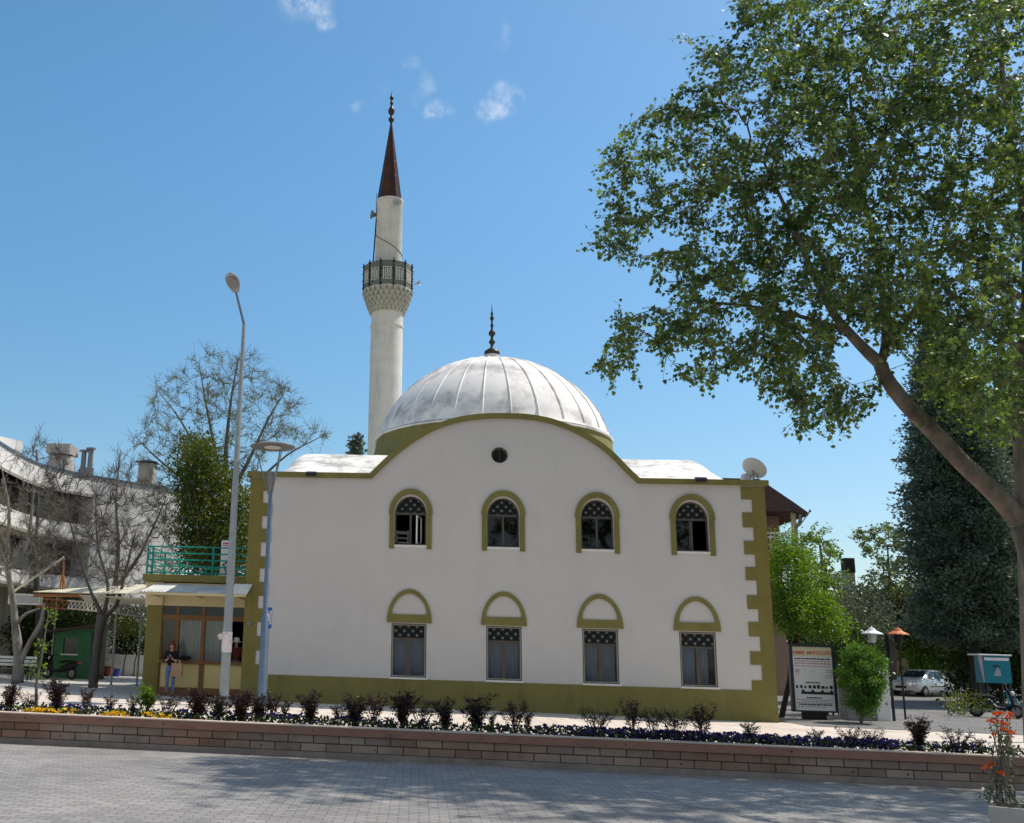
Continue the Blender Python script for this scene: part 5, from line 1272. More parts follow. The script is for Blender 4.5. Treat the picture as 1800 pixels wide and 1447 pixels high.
# far tree belt so the street ends in greenery
for i, (x0, x1, yy, Y, lf_) in enumerate(((1380, 1560, 1085, 70., 'lf_dark'), (1560, 1860, 1070, 75., 'lf_yel'), (-120, 330, 1050, 85., 'lf_dark'))):
    q = gx((x0+x1)/2, Y); c = [P(R.uniform(x0, x1), R.uniform(yy, 1180)+10*math.sin(k), Y+R.gauss(0, 2)) for k in range(170)]
    a, d, v = clump_leaves(c, 30, 1.0, .2); tag(leaves('distant_woods', a, d, NR.uniform(.4, .8, len(a)), T_TUFT, lf_, None, .2, v), 'belt of distant green trees', None, None, 'stuff')

# ---------------------------------------------------------------- planter: shrubs and flowers
def make_shrub(seed, ns, wd, leafy, leaf, lsz):
    """a shrub one metre tall: several rising stems with tufts of small leaves"""
    r = random.Random(seed); bb = MB(); Pn, An, vb = [], [], []
    for k in range(ns):
        a = 2*PI*k/ns+r.uniform(-.4, .4); sp_ = wd*r.uniform(.25, 1); h = r.uniform(.6, 1.)
        p0 = Vector((r.uniform(-.05, .05), r.uniform(-.05, .05), -.02)); p2 = Vector((sp_*math.cos(a), sp_*math.sin(a), h)); p1 = (p0+p2)*.5+Vector((-.12*math.cos(a), -.12*math.sin(a), .06))
        pts = [p0*(1-t)**2+p1*2*t*(1-t)+p2*t*t for t in (0, .3, .6, .85, 1.)]
        bb.tube(pts, [.014, .011, .009, .006, .004], 4, cap=False)
        for j in range(leafy):
            t = r.uniform(.42 if leafy < 60 else .2, 1.)**.7; q = pts[0]*(1-t)**2+p1*2*t*(1-t)+p2*t*t
            if j % 6 == 0:
                d = Vector((r.gauss(0, 1), r.gauss(0, 1), r.uniform(.2, 1.2))).normalized()*r.uniform(.08, .2); bb.tube([q, q+d], [.006, .003], 3, cap=False)
                for m in range(7):
                    u = r.random(); Pn.append(tuple(q+d*u+Vector((r.gauss(0, .02), r.gauss(0, .02), 0)))); An.append((r.gauss(0, .8), r.gauss(0, .8), r.gauss(.5, .5))); vb.append(r.random())
            o = Vector((r.gauss(0, .045), r.gauss(0, .045), r.gauss(0, .03))); Pn.append(tuple(q+o)); An.append((r.gauss(0, .8), r.gauss(0, .8), r.gauss(.6, .5))); vb.append(r.random())
    return bb, Pn, An, vb
protos = []
for sd_, ns, wd, lf_n, lf_m, sz in ((1, 17, .44, 74, 'lf_red', .043), (2, 13, .38, 96, 'lf_redgreen', .040), (3, 9, .42, 52, 'lf_red', .042), (4, 6, .32, 42, 'lf_redgreen', .042), (5, 11, .48, 34, 'lf_redgreen', .038)):
    bb, a, d, v = make_shrub(sd_, ns, wd, lf_n, lf_m, sz)
    t = thing('shrub', 'x', 'shrub', (0, 0, 0), 'dark red shrubs in the brick planter'); bb.build('stem', 'darkbark', t)
    leaves('foliage', a, d, NR.uniform(sz*.7, sz*1.3, len(a)), T_LEAF, lf_m, t, .12, v); protos.append(t)
def copy_thing(t, loc, rz, scale, label):
    o = t.copy(); col.objects.link(o); o.location = loc; o.rotation_euler = (0, 0, rz); o.scale = scale; o['label'] = label
    for ch in list(t.children):
        c = ch.copy(); col.objects.link(c); c.parent = o
        for g in list(ch.children): d = g.copy(); col.objects.link(d); d.parent = c
    return o
SH = [(12, 1196, 0, 'bushy brown red shrub at the left end of the planter'), (44, 1212, 4, 'thin twiggy shrub left of the leafy sapling'), (92, 1190, 0, 'largest dark red shrub, beside the sapling'), (147, 1206, 2, 'reddish shrub in front of the dark pollarded trunk'),
      (188, 1206, 3, 'small upright shrub between pollarded trunk and canopy post'), (229, 1207, 3, 'narrow red shrub left of the green one'), (293, 1210, 4, 'open twiggy shrub in front of the person with the bag'), (343, 1208, 0, 'dense red shrub below the yellow shop panel'),
      (381, 1212, 1, 'dark shrub in front of the tall street lamp'), (420, 1212, 0, 'red tipped shrub between the two lamp posts'), (452, 1213, 1, 'dark shrub at the foot of the disc lamp'), (476, 1214, 2, 'red shrub just right of the disc lamp'), (499, 1214, 3, 'small shrub at the left end of the olive dado'),
      (543, 1209, 1, 'compact dark shrub standing alone before the dado'), (592, 1222, 3, 'low thin shrub left of the dark triple clump'), (622, 1216, 1, 'dark shrub starting the triple clump'), (655, 1217, 2, 'middle shrub of the triple clump'), (708, 1212, 0, 'widest dark shrub below the first lower window'),
      (742, 1222, 4, 'sparse shrub right of the widest dark shrub'), (782, 1221, 1, 'dark shrub between first and second lower windows'), (838, 1214, 1, 'tall dark shrub left of the second lower window'), (866, 1240, 3, 'tiny shrub under the second lower window'), (905, 1230, 2, 'two pronged shrub right of the second lower window'), (930, 1236, 3, 'short thin shrub in the gap after the two pronged one'),
      (1052, 1240, 4, 'fine twiggy shrub below the third lower window'), (1114, 1228, 2, 'spindly tall shrub between third and fourth windows'), (1150, 1240, 4, 'wispy shrub left of the fourth lower window'), (1190, 1242, 4, 'leaning twiggy shrub left of the fourth sill'), (1238, 1236, 2, 'dark double shrub below the fourth lower window'),
      (1322, 1252, 3, 'thin dark shrub by the right olive corner'), (1440, 1268, 3, 'small shrub below the notice board'), (1500, 1274, 4, 'low thin shrub below the clipped bush'), (1540, 1276, 4, 'low thin shrub below the white pier'), (1622, 1258, 0, 'dense red brown shrub below the silver car'), (1690, 1276, 4, 'sparse shrub below the teal kiosk'), (1728, 1284, 3, 'small shrub nearest the orange flowers')]
used = set()
for px, ty, k, lab in SH:
    Y = WY+R.uniform(.45, .72); q = gx(px, Y); q.z += .36; h = P(px, ty, Y).z-q.z
    h = max(.22, h*.95); wsc = h*R.uniform(.8, 1.35)*(1.0 if k != 3 else .8)
    if k not in used:
        used.add(k); o = protos[k]; o.location = q; o.rotation_euler = (0, 0, R.uniform(0, 6)); o.scale = (wsc, wsc, h); o['label'] = lab
    else: copy_thing(protos[k], q, R.uniform(0, 6), (wsc, wsc, h), lab)
# the one green shrub
bb, a, d, v = make_shrub(9, 12, .34, 40, 'lf_green', .06); Y = WY+.6; q = gx(254, Y); q.z += .36
t = thing('shrub', 'single light green shrub among the dark red ones', 'shrub', tuple(q)); hh_ = P(254, 1206, Y).z-q.z
bb2 = MB(); bb2.v = [(x*hh_+q.x, y*hh_+q.y, z*hh_+q.z) for x, y, z in bb.v]; bb2.f = bb.f; bb2.mi = bb.mi; bb2.build('stem', 'darkbark', t)
leaves('foliage', [(x*hh_+q.x, y*hh_+q.y, z*hh_+q.z) for x, y, z in a], d, NR.uniform(.04, .08, len(a)), T_NARROW, 'lf_green', t, .12, v)
# pansies and ground leaves
def flowers(name, label, leaf, n, span, y0, y1, size, z0, z1, clump=.0):
    Pn, An, vb = [], [], []; cl = [R.uniform(*span) for _ in range(max(1, int(n/14)))]
    for i in range(n):
        x = R.choice(cl)+R.gauss(0, clump) if clump else R.uniform(*span)
        y = WY+R.uniform(y0, y1); z = gz(x)+.36+R.uniform(z0, z1); a = R.uniform(0, 2*PI)
        for k in range(4):
            w_ = a+k*PI/2; Pn.append((x, y, z)); An.append((math.cos(w_), math.sin(w_)*.7-.3, .5+.3*math.sin(k))); vb.append(R.random())
    o = leaves(name, Pn, An, NR.uniform(size*.8, size*1.2, len(Pn)), [(0, 0), (.3, .2), (.42, .6), (.2, .98), (-.2, .98), (-.42, .6), (-.3, .2)], leaf, None, .1, vb)
    return tag(o, label, None, None, 'stuff')
XL_ = lambda px: gx(px, WY+.4).x
flowers('purple_pansies', 'purple pansies carpeting the planter', 'lf_purple', 800, (XL_(-20), XL_(1760)), .40, 1.0, .042, .09, .22, .14)
flowers('purple_pansies', 'dense purple pansies on the right half of the planter', 'lf_purple', 650, (XL_(1000), XL_(1590)), .35, .95, .042, .07, .22)
flowers('yellow_pansies', 'yellow pansies along the left front edge of the planter', 'lf_yellow', 150, (XL_(20), XL_(310)), .22, .36, .040, .07, .17, .10)
Pn, An, vb = [], [], []
for i in range(21000):
    x = R.uniform(-14, 20); y = WY+R.uniform(.24, 1.04); Pn.append((x, y, gz(x)+.34+R.uniform(0, .21))); An.append((R.gauss(0, 1), R.gauss(0, 1), R.gauss(.6, .5))); vb.append(R.random())
tag(leaves('ground_cover', Pn, An, NR.uniform(.04, .08, len(Pn)), T_LEAF, 'lf_dark', None, .15, vb), 'low dark green leaves between the planter flowers', None, None, 'stuff')

# ---------------------------------------------------------------- notice board, white pier and things on the right pavement
def textmesh(body, loc, size, m, parent, align='CENTER', bold=0.):
    cu = bpy.data.curves.new('lettering', 'FONT'); cu.body = body; cu.size = size; cu.align_x = align; cu.extrude = .002; cu.offset = bold
    ob = bpy.data.objects.new('tmp', cu); col.objects.link(ob); dg = bpy.context.evaluated_depsgraph_get(); dg.update()
    me = bpy.data.meshes.new_from_object(ob.evaluated_get(dg)); bpy.data.objects.remove(ob); bpy.data.curves.remove(cu)
    me.transform(Matrix.Translation(Vector(loc)-origin_of(parent)) @ Matrix.Rotation(PI/2, 4, 'X')); me.materials.clear(); me.materials.append(M[m])
    o = bpy.data.objects.new('lettering', me); col.objects.link(o); o.parent = parent; return o
g = G(1432, 1265); BY = g.y
q0, q1 = P(1387, 1252, BY), P(1469, 1133, BY); bx0, bx1 = P(1389, 1200, BY).x, P(1469, 1200, BY).x; bz0, bz1 = P(1430, 1252, BY).z, P(1425, 1132.7, BY).z
board = thing('notice_board', 'dark framed printed notice board with red heading beside the mosque', 'notice board', tuple(g))
fw = .085
b = MB(); b.prismY([(bx0, bz0), (bx1, bz0), (bx1, bz1), (bx0, bz1)], BY-.08, BY+.08, [[(bx0+fw+.02, bz0+fw*.6), (bx1-fw, bz0+fw*.6), (bx1-fw, bz1-fw), (bx0+fw+.02, bz1-fw)]]); b.build('frame', 'frameblack', board)
sx0_, sx1_, sz0, sz1 = bx0+fw+.015, bx1-fw+.005, bz0+fw*.6-.005, bz1-fw+.005
MB().box((sx0_, BY-.045, sz0), (sx1_, BY+.06, sz1)).build('sheet', 'boardwhite', board)
W_, H_ = sx1_-sx0_, sz1-sz0; YB = BY-.049
MB().box((sx0_+.005, YB, sz1-H_*.155), (sx1_-.005, YB+.003, sz1-.005)).build('heading_band', 'boardcream', board)
textmesh('KEMER  MÜFTÜLÜĞÜ', ((sx0_+sx1_)/2, YB-.002, sz1-H_*.118), H_*.066, 'boardred', board, bold=.004)
def greek(rows, m, name):
    """rows of small printed words too fine to read: (row from top, height, left, right)"""
    b = MB()
    for t, h, l, r in rows:
        x = l
        while x < r-.02:
            wd_ = min(R.uniform(.03, .10), r-x); b.box((sx0_+W_*x, YB-.002, sz1-H_*(t+h)), (sx0_+W_*(x+wd_), YB+.001, sz1-H_*t)); x += wd_+.016
    b.build(name, m, board)
greek([(.180, .022, .06, .94), (.895, .022, .10, .92), (.79, .020, .30, .68), (.555, .018, .30, .66)], 'boardink', 'small_print')
greek([(.222, .016, .05, .96), (.255, .020, .05, .97), (.300, .014, .06, .93)], 'boardpink', 'small_print')
greek([(.355, .012, .06, .17), (.375, .012, .06, .18), (.395, .012, .06, .18), (.43, .01, .06, .15), (.36, .012, .82, .97), (.39, .012, .82, .97), (.44, .012, .80, .97), (.47, .012, .80, .95), (.36, .012, .27, .35), (.825, .012, .06, .96), (.85, .012, .16, .86), (.875, .012, .04, .97), (.935, .01, .05, .8)], 'boardgrey', 'small_print')
textmesh('da', ((sx0_+sx1_)/2, YB-.002, sz1-H_*.405), H_*.045, 'boardgrey', board)
# the printed black picture strip: a long table with seated shapes and tall crates above, as dark blocks and rounded shapes
b = MB()
for i in range(9):
    x = sx0_+W_*(.05+.105*i); hb_ = H_*R.uniform(.035, .06); b.box((x, YB-.002, sz1-H_*.655), (x+W_*R.uniform(.045, .085), YB+.001, sz1-H_*.655+hb_))
b.box((sx0_+W_*.17, YB-.002, sz1-H_*.745), (sx0_+W_*.97, YB+.001, sz1-H_*.705))
for x in (.22, .46, .70, .93): b.prismY([(sx0_+W_*(x-.055), sz1-H_*.745), (sx0_+W_*(x+.055), sz1-H_*.745), (sx0_+W_*(x+.045), sz1-H_*.70), (sx0_+W_*x, sz1-H_*.665), (sx0_+W_*(x-.04), sz1-H_*.70)], YB-.0035, YB+.001)
b.build('printed_picture', 'boardink', board)
b = MB(); b.box(((bx0+bx1)/2-.42, BY-.03, g.z-.02), ((bx0+bx1)/2+.36, BY+.06, bz0)); b.build('stand', 'black', board)
# white pier, low wall, yellow box, black pole
g = G(1556, 1268); py_ = g.y; x0, x1 = P(1538, 1200, py_).x, P(1566, 1240, py_).x; zt_ = P(1555, 1157, py_).z
pier = thing('gate_pier', 'white rendered gate pier beside the tall black pole', 'pier', ((x0+x1)/2, py_, g.z))
MB().bevbox((x0, py_, g.z-.05), (x1, py_+.45, zt_-.06), .01).build('shaft', 'white', pier); MB().bevbox((x0-.03, py_-.03, zt_-.06), (x1+.03, py_+.48, zt_), .015).build('cap', 'white', pier)
MB().box((x0+.28, py_-.004, g.z+.52), (x0+.35, py_, g.z+.60)).build('plate', 'greymetal', pier)
x0w = P(1473, 1230, py_+.2).x; zt_ = P(1475, 1193, py_+.2).z
tag(MB().box((x0w, py_+.12, g.z-.05), (x0-.002, py_+.32, zt_)).build('low_wall', 'concrete'), 'low grey wall between the notice board and the white pier', 'wall')
q = P(1480, 1185, BY+.6); yb = thing('post_box', 'small yellow box on a post behind the notice board', 'box', (q.x, q.y, gz(q.x)))
MB().tube([(q.x+.05, q.y, gz(q.x)), (q.x+.05, q.y, q.z-.2)], .035, 8).build('post', 'greymetal', yb); MB().bevbox((q.x-.12, q.y-.1, q.z-.3), (q.x+.25, q.y+.12, q.z+.22), .04).build('body', 'mailyellow', yb)
g = G(1572, 1268); pz = P(1555, 1112, g.y).z
bp = thing('black_pole', 'tall black pointed pole, a folded parasol, beside white pier', 'pole', tuple(g))
MB().tube([(g.x, g.y, g.z), (g.x, g.y, g.z+.9), (g.x, g.y, g.z+1.5)], [.05, .045, .04], 10).build('pole', 'black', bp)
MB().tube([(g.x, g.y, g.z+1.3), (g.x, g.y, g.z+1.9), (g.x, g.y, pz-.28), (g.x, g.y, pz-.1), (g.x, g.y, pz)], [.055, .06, .075, .055, .008], 10).build('folded_canopy', 'blackcloth', bp)
# service grille and dark recess beside the mosque corner
q = gx(1378, 2.0)
ac = thing('louvred_unit', 'pale louvred unit on the wall beside the mosque corner', 'air unit', (XR+.25, 2., 2.2))
zz0, zz1 = P(1370, 1152, 2.).z, P(1368, 1098, 2.).z; b = MB(); b.box((XR+.03, 2., zz0), (XR+.38, 2.4, zz1)); b.build('casing', 'greymetal', ac)
b = MB()
for i in range(9): z = zz0+.06+(zz1-zz0-.1)*i/8; b.box((XR+.06, 1.97, z), (XR+.35, 1.999, z+.035))
b.build('louvre', 'white', ac)
# garden lanterns
def lantern(px, py, gy, label, mcap):
    g = gx(px, gy); zt_ = P(px, py, gy).z; t = thing('garden_lantern', label, 'lantern', tuple(g), 'lanterns on posts behind the white pier')
    MB().tube([g, (g.x, g.y, zt_-.45)], .035, 8).build('post', 'black', t)
    b = MB(); b.lathe((g.x, g.y, zt_-.45), [(.05, 0), (.12, .03), (.16, .30), (.17, .32)], 6); b.build('glass_body', 'lampglass' if mcap != 'orange' else 'black', t)
    MB().lathe((g.x, g.y, zt_-.14), [(.36, 0), (.34, .03), (.16, .12), (.10, .20), (.04, .22), (.01, .28)], 12).build('cap', mcap, t)
lantern(1545, 1108, 4.6, 'garden lantern with a white cap on a dark post', 'white'); lantern(1592, 1109, 4.6, 'garden lantern with an orange cap on a dark post', 'orange')
# old cream garden wall with stepped pier behind the car
g = G(1590, 1224); wy_ = g.y+4; x0, x1 = P(1566, 1180, wy_).x, P(1598, 1180, wy_).x; x2 = P(1686, 1180, wy_).x
gw = thing('garden_wall', 'old cream wall with a stepped pier behind the silver car', 'wall', (x0, wy_, g.z))
MB().box((x0, wy_, g.z-.3), (x1, wy_+.5, P(1590, 1157, wy_).z)).build('pier', 'cream', gw); MB().box((x0+.1, wy_+.1, P(1590, 1157, wy_).z), (x0+.55, wy_+.4, P(1580, 1138, wy_).z)).build('pier_top', 'cream', gw)
MB().box((x1, wy_+.1, g.z-.3), (x2, wy_+.35, P(1660, 1178, wy_).z)).build('wall_run', 'shadewall', gw)
# brown house with balcony behind the corner
HY = 20.; hx0 = P(1300, 900, HY).x; hx1 = P(1400, 950, HY).x
zr_, zb_, zf_ = P(1380, 898, HY).z, P(1400, 985, HY).z, P(1400, 972, HY).z
house = thing('brown_house', 'brown house with roof gable and white balcony behind the mosque', 'house', (hx0+3, HY, gz(20)))
MB().box((hx0, HY+1.6, -.5), (hx1-.25, HY+9, zr_)).build('wall', 'brownwall', house)
MB().box((hx0, HY+.0, zb_), (hx1+.42, HY+9.2, zf_+.05)).build('balcony_slab', 'terracotta', house)
b = MB()
for i in range(14): x = hx0+(hx1-hx0)*i/13; b.box((x, HY+.08, zf_), (x+.03, HY+.11, zf_+.92))
zz = P(1365, 938, HY).z
b.box((hx0, HY+.06, zz), (hx1, HY+.14, zz+.07)); b.box((hx0, HY+.07, zz-.2), (hx1, HY+.13, zz-.15)); b.build('balcony_railing', 'white', house)
MB().box((hx1-.12, HY+.05, zf_), (hx1+.08, HY+.25, zr_)).build('corner_post', 'cream', house)
ra, rb_ = P(1335, 846, HY-.4), P(1422, 902, HY-.4)
b = MB(); b.prismY([(ra.x-4, ra.z+.15), (ra.x, ra.z+.12), (P(1395, 888, HY).x, P(1395, 888, HY).z), (rb_.x, rb_.z), (rb_.x-.05, rb_.z-.14), (P(1392, 897, HY).x, P(1392, 899, HY).z-.05), (ra.x-4, zr_-.1)], HY-.4, HY+9.6); b.build('roof', 'roofbrown', house)
b = MB(); b.tube([P(1408, 903, HY-.3), P(1406, 918, HY-.1), P(1400, 926, HY)], .09, 8); b.tube([P(1400, 926, HY), P(1400, 985, HY)], .06, 8); b.build('downpipe', 'greymetal', house)
b = MB(); b.tube([P(1405, 925, HY-.3), P(1424, 898, HY-.6)], .03, 5); b.lathe(P(1424, 898, HY-.6), [(.02, -.08), (.08, 0), (.02, .08)], 8); b.build('antenna', 'greymetal', house)
# tall chimney stack and water tank far back
CYY = 34.; g = gx(1508, CYY); zt_ = P(1503, 982, CYY).z; hw = .27
ch = thing('chimney_stack', 'tall concrete chimney stack with a dark cap beyond the trees', 'chimney', tuple(g))
MB().box((g.x-hw, CYY-hw, g.z), (g.x+hw, CYY+hw, zt_-.9)).build('shaft', 'concrete', ch); MB().box((g.x-hw-.04, CYY-hw-.04, zt_-.9), (g.x+hw+.04, CYY+hw+.04, zt_)).build('cap', 'darkbark', ch)
g = gx(1477, CYY+2); zt_, zb_ = P(1476, 1009, CYY+2).z, P(1476, 1021, CYY+2).z
wt = thing('water_tank', 'grey roof water tank on a thin stand left of the stack', 'water tank', tuple(g))
b = MB(); b.lathe((g.x, g.y, zb_), [(.01, 0), (.62, 0), (.62, zt_-zb_-.05), (.5, zt_-zb_), (.01, zt_-zb_+.05)], 16); b.build('tank', 'dish', wt, smooth=True, ang=40)
for dx in (-.5, .5):
    for dy in (-.4, .4): MB().tube([(g.x+dx, g.y+dy, g.z), (g.x+dx, g.y+dy, zb_)], .05, 5).build('leg', 'greymetal', wt)

# ---------------------------------------------------------------- silver car
g = G(1622, 1224); car = thing('parked_car', 'silver saloon car parked behind the white pier', 'car', tuple(g))
hd_ = math.radians(180+38); Rz = Matrix.Rotation(hd_, 3, 'Z')
def cw_(x, y, z): return g+Rz @ Vector((x, y, z))
# stations along the length: x, half width, bottom, belt, roof, roof half width
ST = [(-2.22, .60, .42, .66, .70, .5), (-2.12, .78, .30, .84, .92, .62), (-1.75, .85, .24, .95, 1.00, .66), (-1.30, .86, .22, .96, 1.12, .62), (-.85, .865, .22, .95, 1.40, .60), (-.2, .87, .22, .94, 1.46, .60), (.35, .87, .22, .93, 1.42, .59), (.75, .87, .22, .92, 1.18, .60), (1.08, .865, .22, .91, .97, .66), (1.6, .85, .23, .84, .88, .64), (2.0, .80, .26, .72, .77, .58), (2.2, .66, .34, .60, .64, .48)]
b = MB(); vs = []; k = 12
for x, hw_, zb_, zl_, zr_, rw in ST:
    pr_ = [(hw_*.86, zb_), (hw_, zb_+.14), (hw_*1.01, (zb_+zl_)/2+.06), (hw_*.97, zl_), (rw*1.04, zr_-.05), (rw*.82, zr_)]
    vs += [cw_(x, y, z) for y, z in pr_]+[cw_(x, -y, z) for y, z in pr_[::-1]]
fs = [(i*k+j, i*k+(j+1) % k, i*k+k+(j+1) % k, i*k+k+j) for i in range(len(ST)-1) for j in range(k)]+[tuple(range(k-1, -1, -1)), tuple(range((len(ST)-1)*k, len(ST)*k))]
b.add(vs, fs); b.build('body', 'silver', car, smooth=True, ang=35)
def carquad(name, pts, m, t=.008):
    c = sum((Vector(p) for p in pts), Vector())/len(pts); n_ = (Vector(pts[1])-Vector(pts[0])).cross(Vector(pts[2])-Vector(pts[0])).normalized()
    ref = c-Vector((0, 0, .8)); n_ = n_ if n_.dot(ref) > 0 else -n_
    b = MB(); o = [cw_(*(Vector(p)+n_*.018)) for p in pts]; u = [cw_(*(Vector(p)-n_*.03)) for p in pts]; m_ = len(pts)
    b.add(o+u, [tuple(range(m_)), tuple(range(2*m_-1, m_-1, -1))]+[(i, i+m_, (i+1) % m_+m_, (i+1) % m_) for i in range(m_)]); return b.build(name, m, car)
carquad('windscreen', [(.44, .52, 1.375), (.44, -.52, 1.375), (1.02, -.60, .985), (1.02, .60, .985)], 'carglass')
carquad('rear_window', [(-.92, .50, 1.35), (-.92, -.50, 1.35), (-1.42, -.56, 1.07), (-1.42, .56, 1.07)], 'carglass')
for s_ in (1, -1):
    carquad('side_window', [(.70, s_*.80, .96), (.34, s_*.66, 1.33), (-.16, s_*.655, 1.38), (-.16, s_*.82, .975)], 'carglass')
    carquad('side_window', [(-.24, s_*.82, .975), (-.24, s_*.655, 1.38), (-.80, s_*.65, 1.33), (-1.12, s_*.76, 1.02), (-1.05, s_*.80, .98)], 'carglass')
    MB().add([cw_(*p) for p in [(1.96, s_*.50, .66), (2.10, s_*.46, .60), (2.0, s_*.76, .57), (1.80, s_*.80, .69), (1.94, s_*.50, .74)]], [(0, 1, 2, 3, 4)]).build('headlight', 'lampglass', car)
    carquad('tail_light', [(-2.16, s_*.5, .84), (-2.17, s_*.5, .68), (-2.0, s_*.82, .66), (-2.0, s_*.80, .86)], 'red')
    b = MB(); c_ = cw_(.62, s_*.96, .98); b.sphere(c_, .1, 10, 6, (1, .9, .7)); b.build('mirror', 'silver', car, smooth=True)
    b = MB(); b.bar(cw_(.7, s_*.885, .56), cw_(-1.1, s_*.885, .56), .02, .05); b.build('door_strip', 'black', car)
    for x in (.05, -.85): MB().bar(cw_(x, s_*.875, .86), cw_(x-.17, s_*.875, .86), .025, .03).build('door_handle', 'silver', car)
    for x in (1.32, -1.32):
        Rw = (Rz @ Matrix.Rotation(PI/2, 3, 'X')); b = MB(); c_ = cw_(x, s_*.80, .31)
        b.lathe(c_, [(.20, -.10), (.29, -.10), (.31, -.07), (.31, .07), (.29, .10), (.20, .10)], 24, rot=Rw); wl_ = b.build('wheel', 'rubber', car, smooth=True, ang=40)
        b = MB(); b.lathe(c_, [(.205, -.085), (.205, .085)], 20, rot=Rw); b.lathe(c_, [(.01, .07*s_*-1), (.06, .075*s_*-1), (.2, .06*s_*-1)], 20, rot=Rw)
        for j in range(7): a = 2*PI*j/7; b.bar(c_+Rw @ Vector((0, 0, -.085*s_)), c_+Rw @ Vector((.2*math.cos(a), .2*math.sin(a), -.085*s_)), .04, .02)
        b.build('rim', 'chrome', wl_)
carquad('grille', [(2.19, .3, .56), (2.19, -.3, .56), (2.23, -.3, .44), (2.23, .3, .44)], 'black'); carquad('number_plate', [(2.24, .26, .40), (2.24, -.26, .40), (2.25, -.26, .31), (2.25, .26, .31)], 'white')

# ---------------------------------------------------------------- teal kiosk and scooters
g = G(1752, 1252); KY = g.y; kx0, kx1 = P(1730, 1175, KY).x, P(1777, 1178, KY).x; kz0, kz1 = P(1752, 1201, KY).z, P(1752, 1152, KY).z
ki = thing('kiosk', 'teal vending kiosk box with white top under the dark trees', 'kiosk', tuple(g))
kd = .75
MB().box((kx0, KY, kz0), (kx1, KY+kd, kz1-.02)).build('body', 'tealbox', ki); MB().bevbox((kx0-.22, KY-.08, kz1-.02), (kx1+.06, KY+kd+.1, kz1+.035), .01).build('top', 'white', ki)
MB().box((kx0+.04, KY-.012, kz1-.22), (kx1-.05, KY-.001, kz1-.10)).build('label_strip', 'boardwhite', ki)
b = MB(); b.prismY([(kx0-.20, kz1-.03), (kx0-.05, kz0+.02), (kx0-.01, kz0+.02), (kx0-.02, kz1-.03)], KY+.02, KY+.06); b.build('side_flap', 'boardgrey', ki)
cx_, cz_ = (kx0+kx1)/2-.02, (kz0+kz1)/2-.08; b = MB(); b.prismY([(cx_-.16, cz_-.2), (cx_+.14, cz_-.2), (cx_+.12, cz_+.05), (cx_+.02, cz_+.16), (cx_-.08, cz_+.0)], KY-.012, KY-.001); b.build('figure_mark', 'boardgrey', ki)
b = MB(); b.prismY([(cx_-.2, cz_+.17), (cx_+.12, cz_+.17), (cx_+.05, cz_+.25), (cx_-.16, cz_+.24)], KY-.010, KY-.001); b.build('dark_mark', 'frameblack', ki)
for x in (kx0+.08, kx1-.08):
    for y in (KY+.08, KY+kd-.08): MB().bar((x, y, g.z), (x, y, kz0), .07).build('leg', 'black', ki)
MB().box((kx0+.05, KY+.1, g.z+.25), (kx1-.05, KY+kd-.1, g.z+.32)).build('shelf', 'black', ki)
def scooter(label, g, rz, mb_, mtail, s=1.):
    t = thing('motor_scooter', label, 'scooter', tuple(g), None); Rz = Matrix.Rotation(rz, 3, 'Z'); c = lambda x, y, z: Vector(g)+Rz @ Vector((x*s, y*s, z*s))
    Rw = Rz @ Matrix.Rotation(PI/2, 3, 'X')
    for x in (.62, -.60):
        b = MB(); b.lathe(c(x, 0, .25), [(.15*s, -.05*s), (.23*s, -.055*s), (.25*s, 0), (.23*s, .055*s), (.15*s, .05*s)], 20, rot=Rw); w_ = b.build('wheel', 'rubber', t, smooth=True)
        b = MB(); b.lathe(c(x, 0, .25), [(.01, -.04*s), (.155*s, -.03*s), (.155*s, .03*s), (.01, .04*s)], 14, rot=Rw); b.build('rim', 'greymetal', w_)
    def loft(st, m, nm):
        b = MB(); vs = []; n = 10
        for x, z, hw_, hz in st:
            for k_ in range(n): a = 2*PI*k_/n; vs.append(c(x, hw_*math.cos(a), z+hz*math.sin(a)))
        b.add(vs, [(i*n+k_, i*n+(k_+1) % n, i*n+n+(k_+1) % n, i*n+n+k_) for i in range(len(st)-1) for k_ in range(n)]+[tuple(range(n-1, -1, -1)), tuple(range((len(st)-1)*n, len(st)*n))]); return b.build(nm, m, t, smooth=True)
    loft([(-.92, .66, .05, .04), (-.75, .60, .13, .12), (-.4, .52, .16, .17), (-.1, .42, .15, .15), (.05, .34, .14, .08), (.30, .33, .14, .06), (.42, .40, .15, .10)], mb_, 'body')
    loft([(-.80, .74, .08, .03), (-.6, .76, .15, .05), (-.2, .75, .15, .06), (.02, .70, .10, .04)], 'blackcloth', 'seat')
    b = MB(); b.tube([c(.62, 0, .25), c(.52, 0, .65), c(.40, 0, .98)], [.04*s, .05*s, .035*s], 8); b.tube([c(.40, -.32, 1.0), c(.44, 0, .98), c(.40, .32, 1.0)], .02*s, 6); b.build('handlebar', 'black', t)
    loft([(.44, .36, .18, .03), (.50, .55, .20, .05), (.50, .78, .17, .05), (.46, .95, .09, .04)], mb_, 'front_shield')
    b = MB(); b.sphere(c(.55, 0, .86), .085*s, 10, 8); b.build('headlight', 'lampglass', t, smooth=True)
    b = MB(); b.cbox(c(-.93, 0, .70), (.10*s, .20*s, .07*s), Rz); b.build('tail_light', mtail, t)
    b = MB(); b.tube([c(.40, .28, 1.0), c(.38, .36, 1.14)], .008*s, 4); b.sphere(c(.38, .36, 1.17), .05*s, 8, 6, (.4, 1, .8)); b.build('mirror', 'greymetal', t)
    return t
g = G(104, 1194); scooter('dark motor scooter with red tail parked before the green shed', g, PI-.25, 'black', 'red', 1.0)
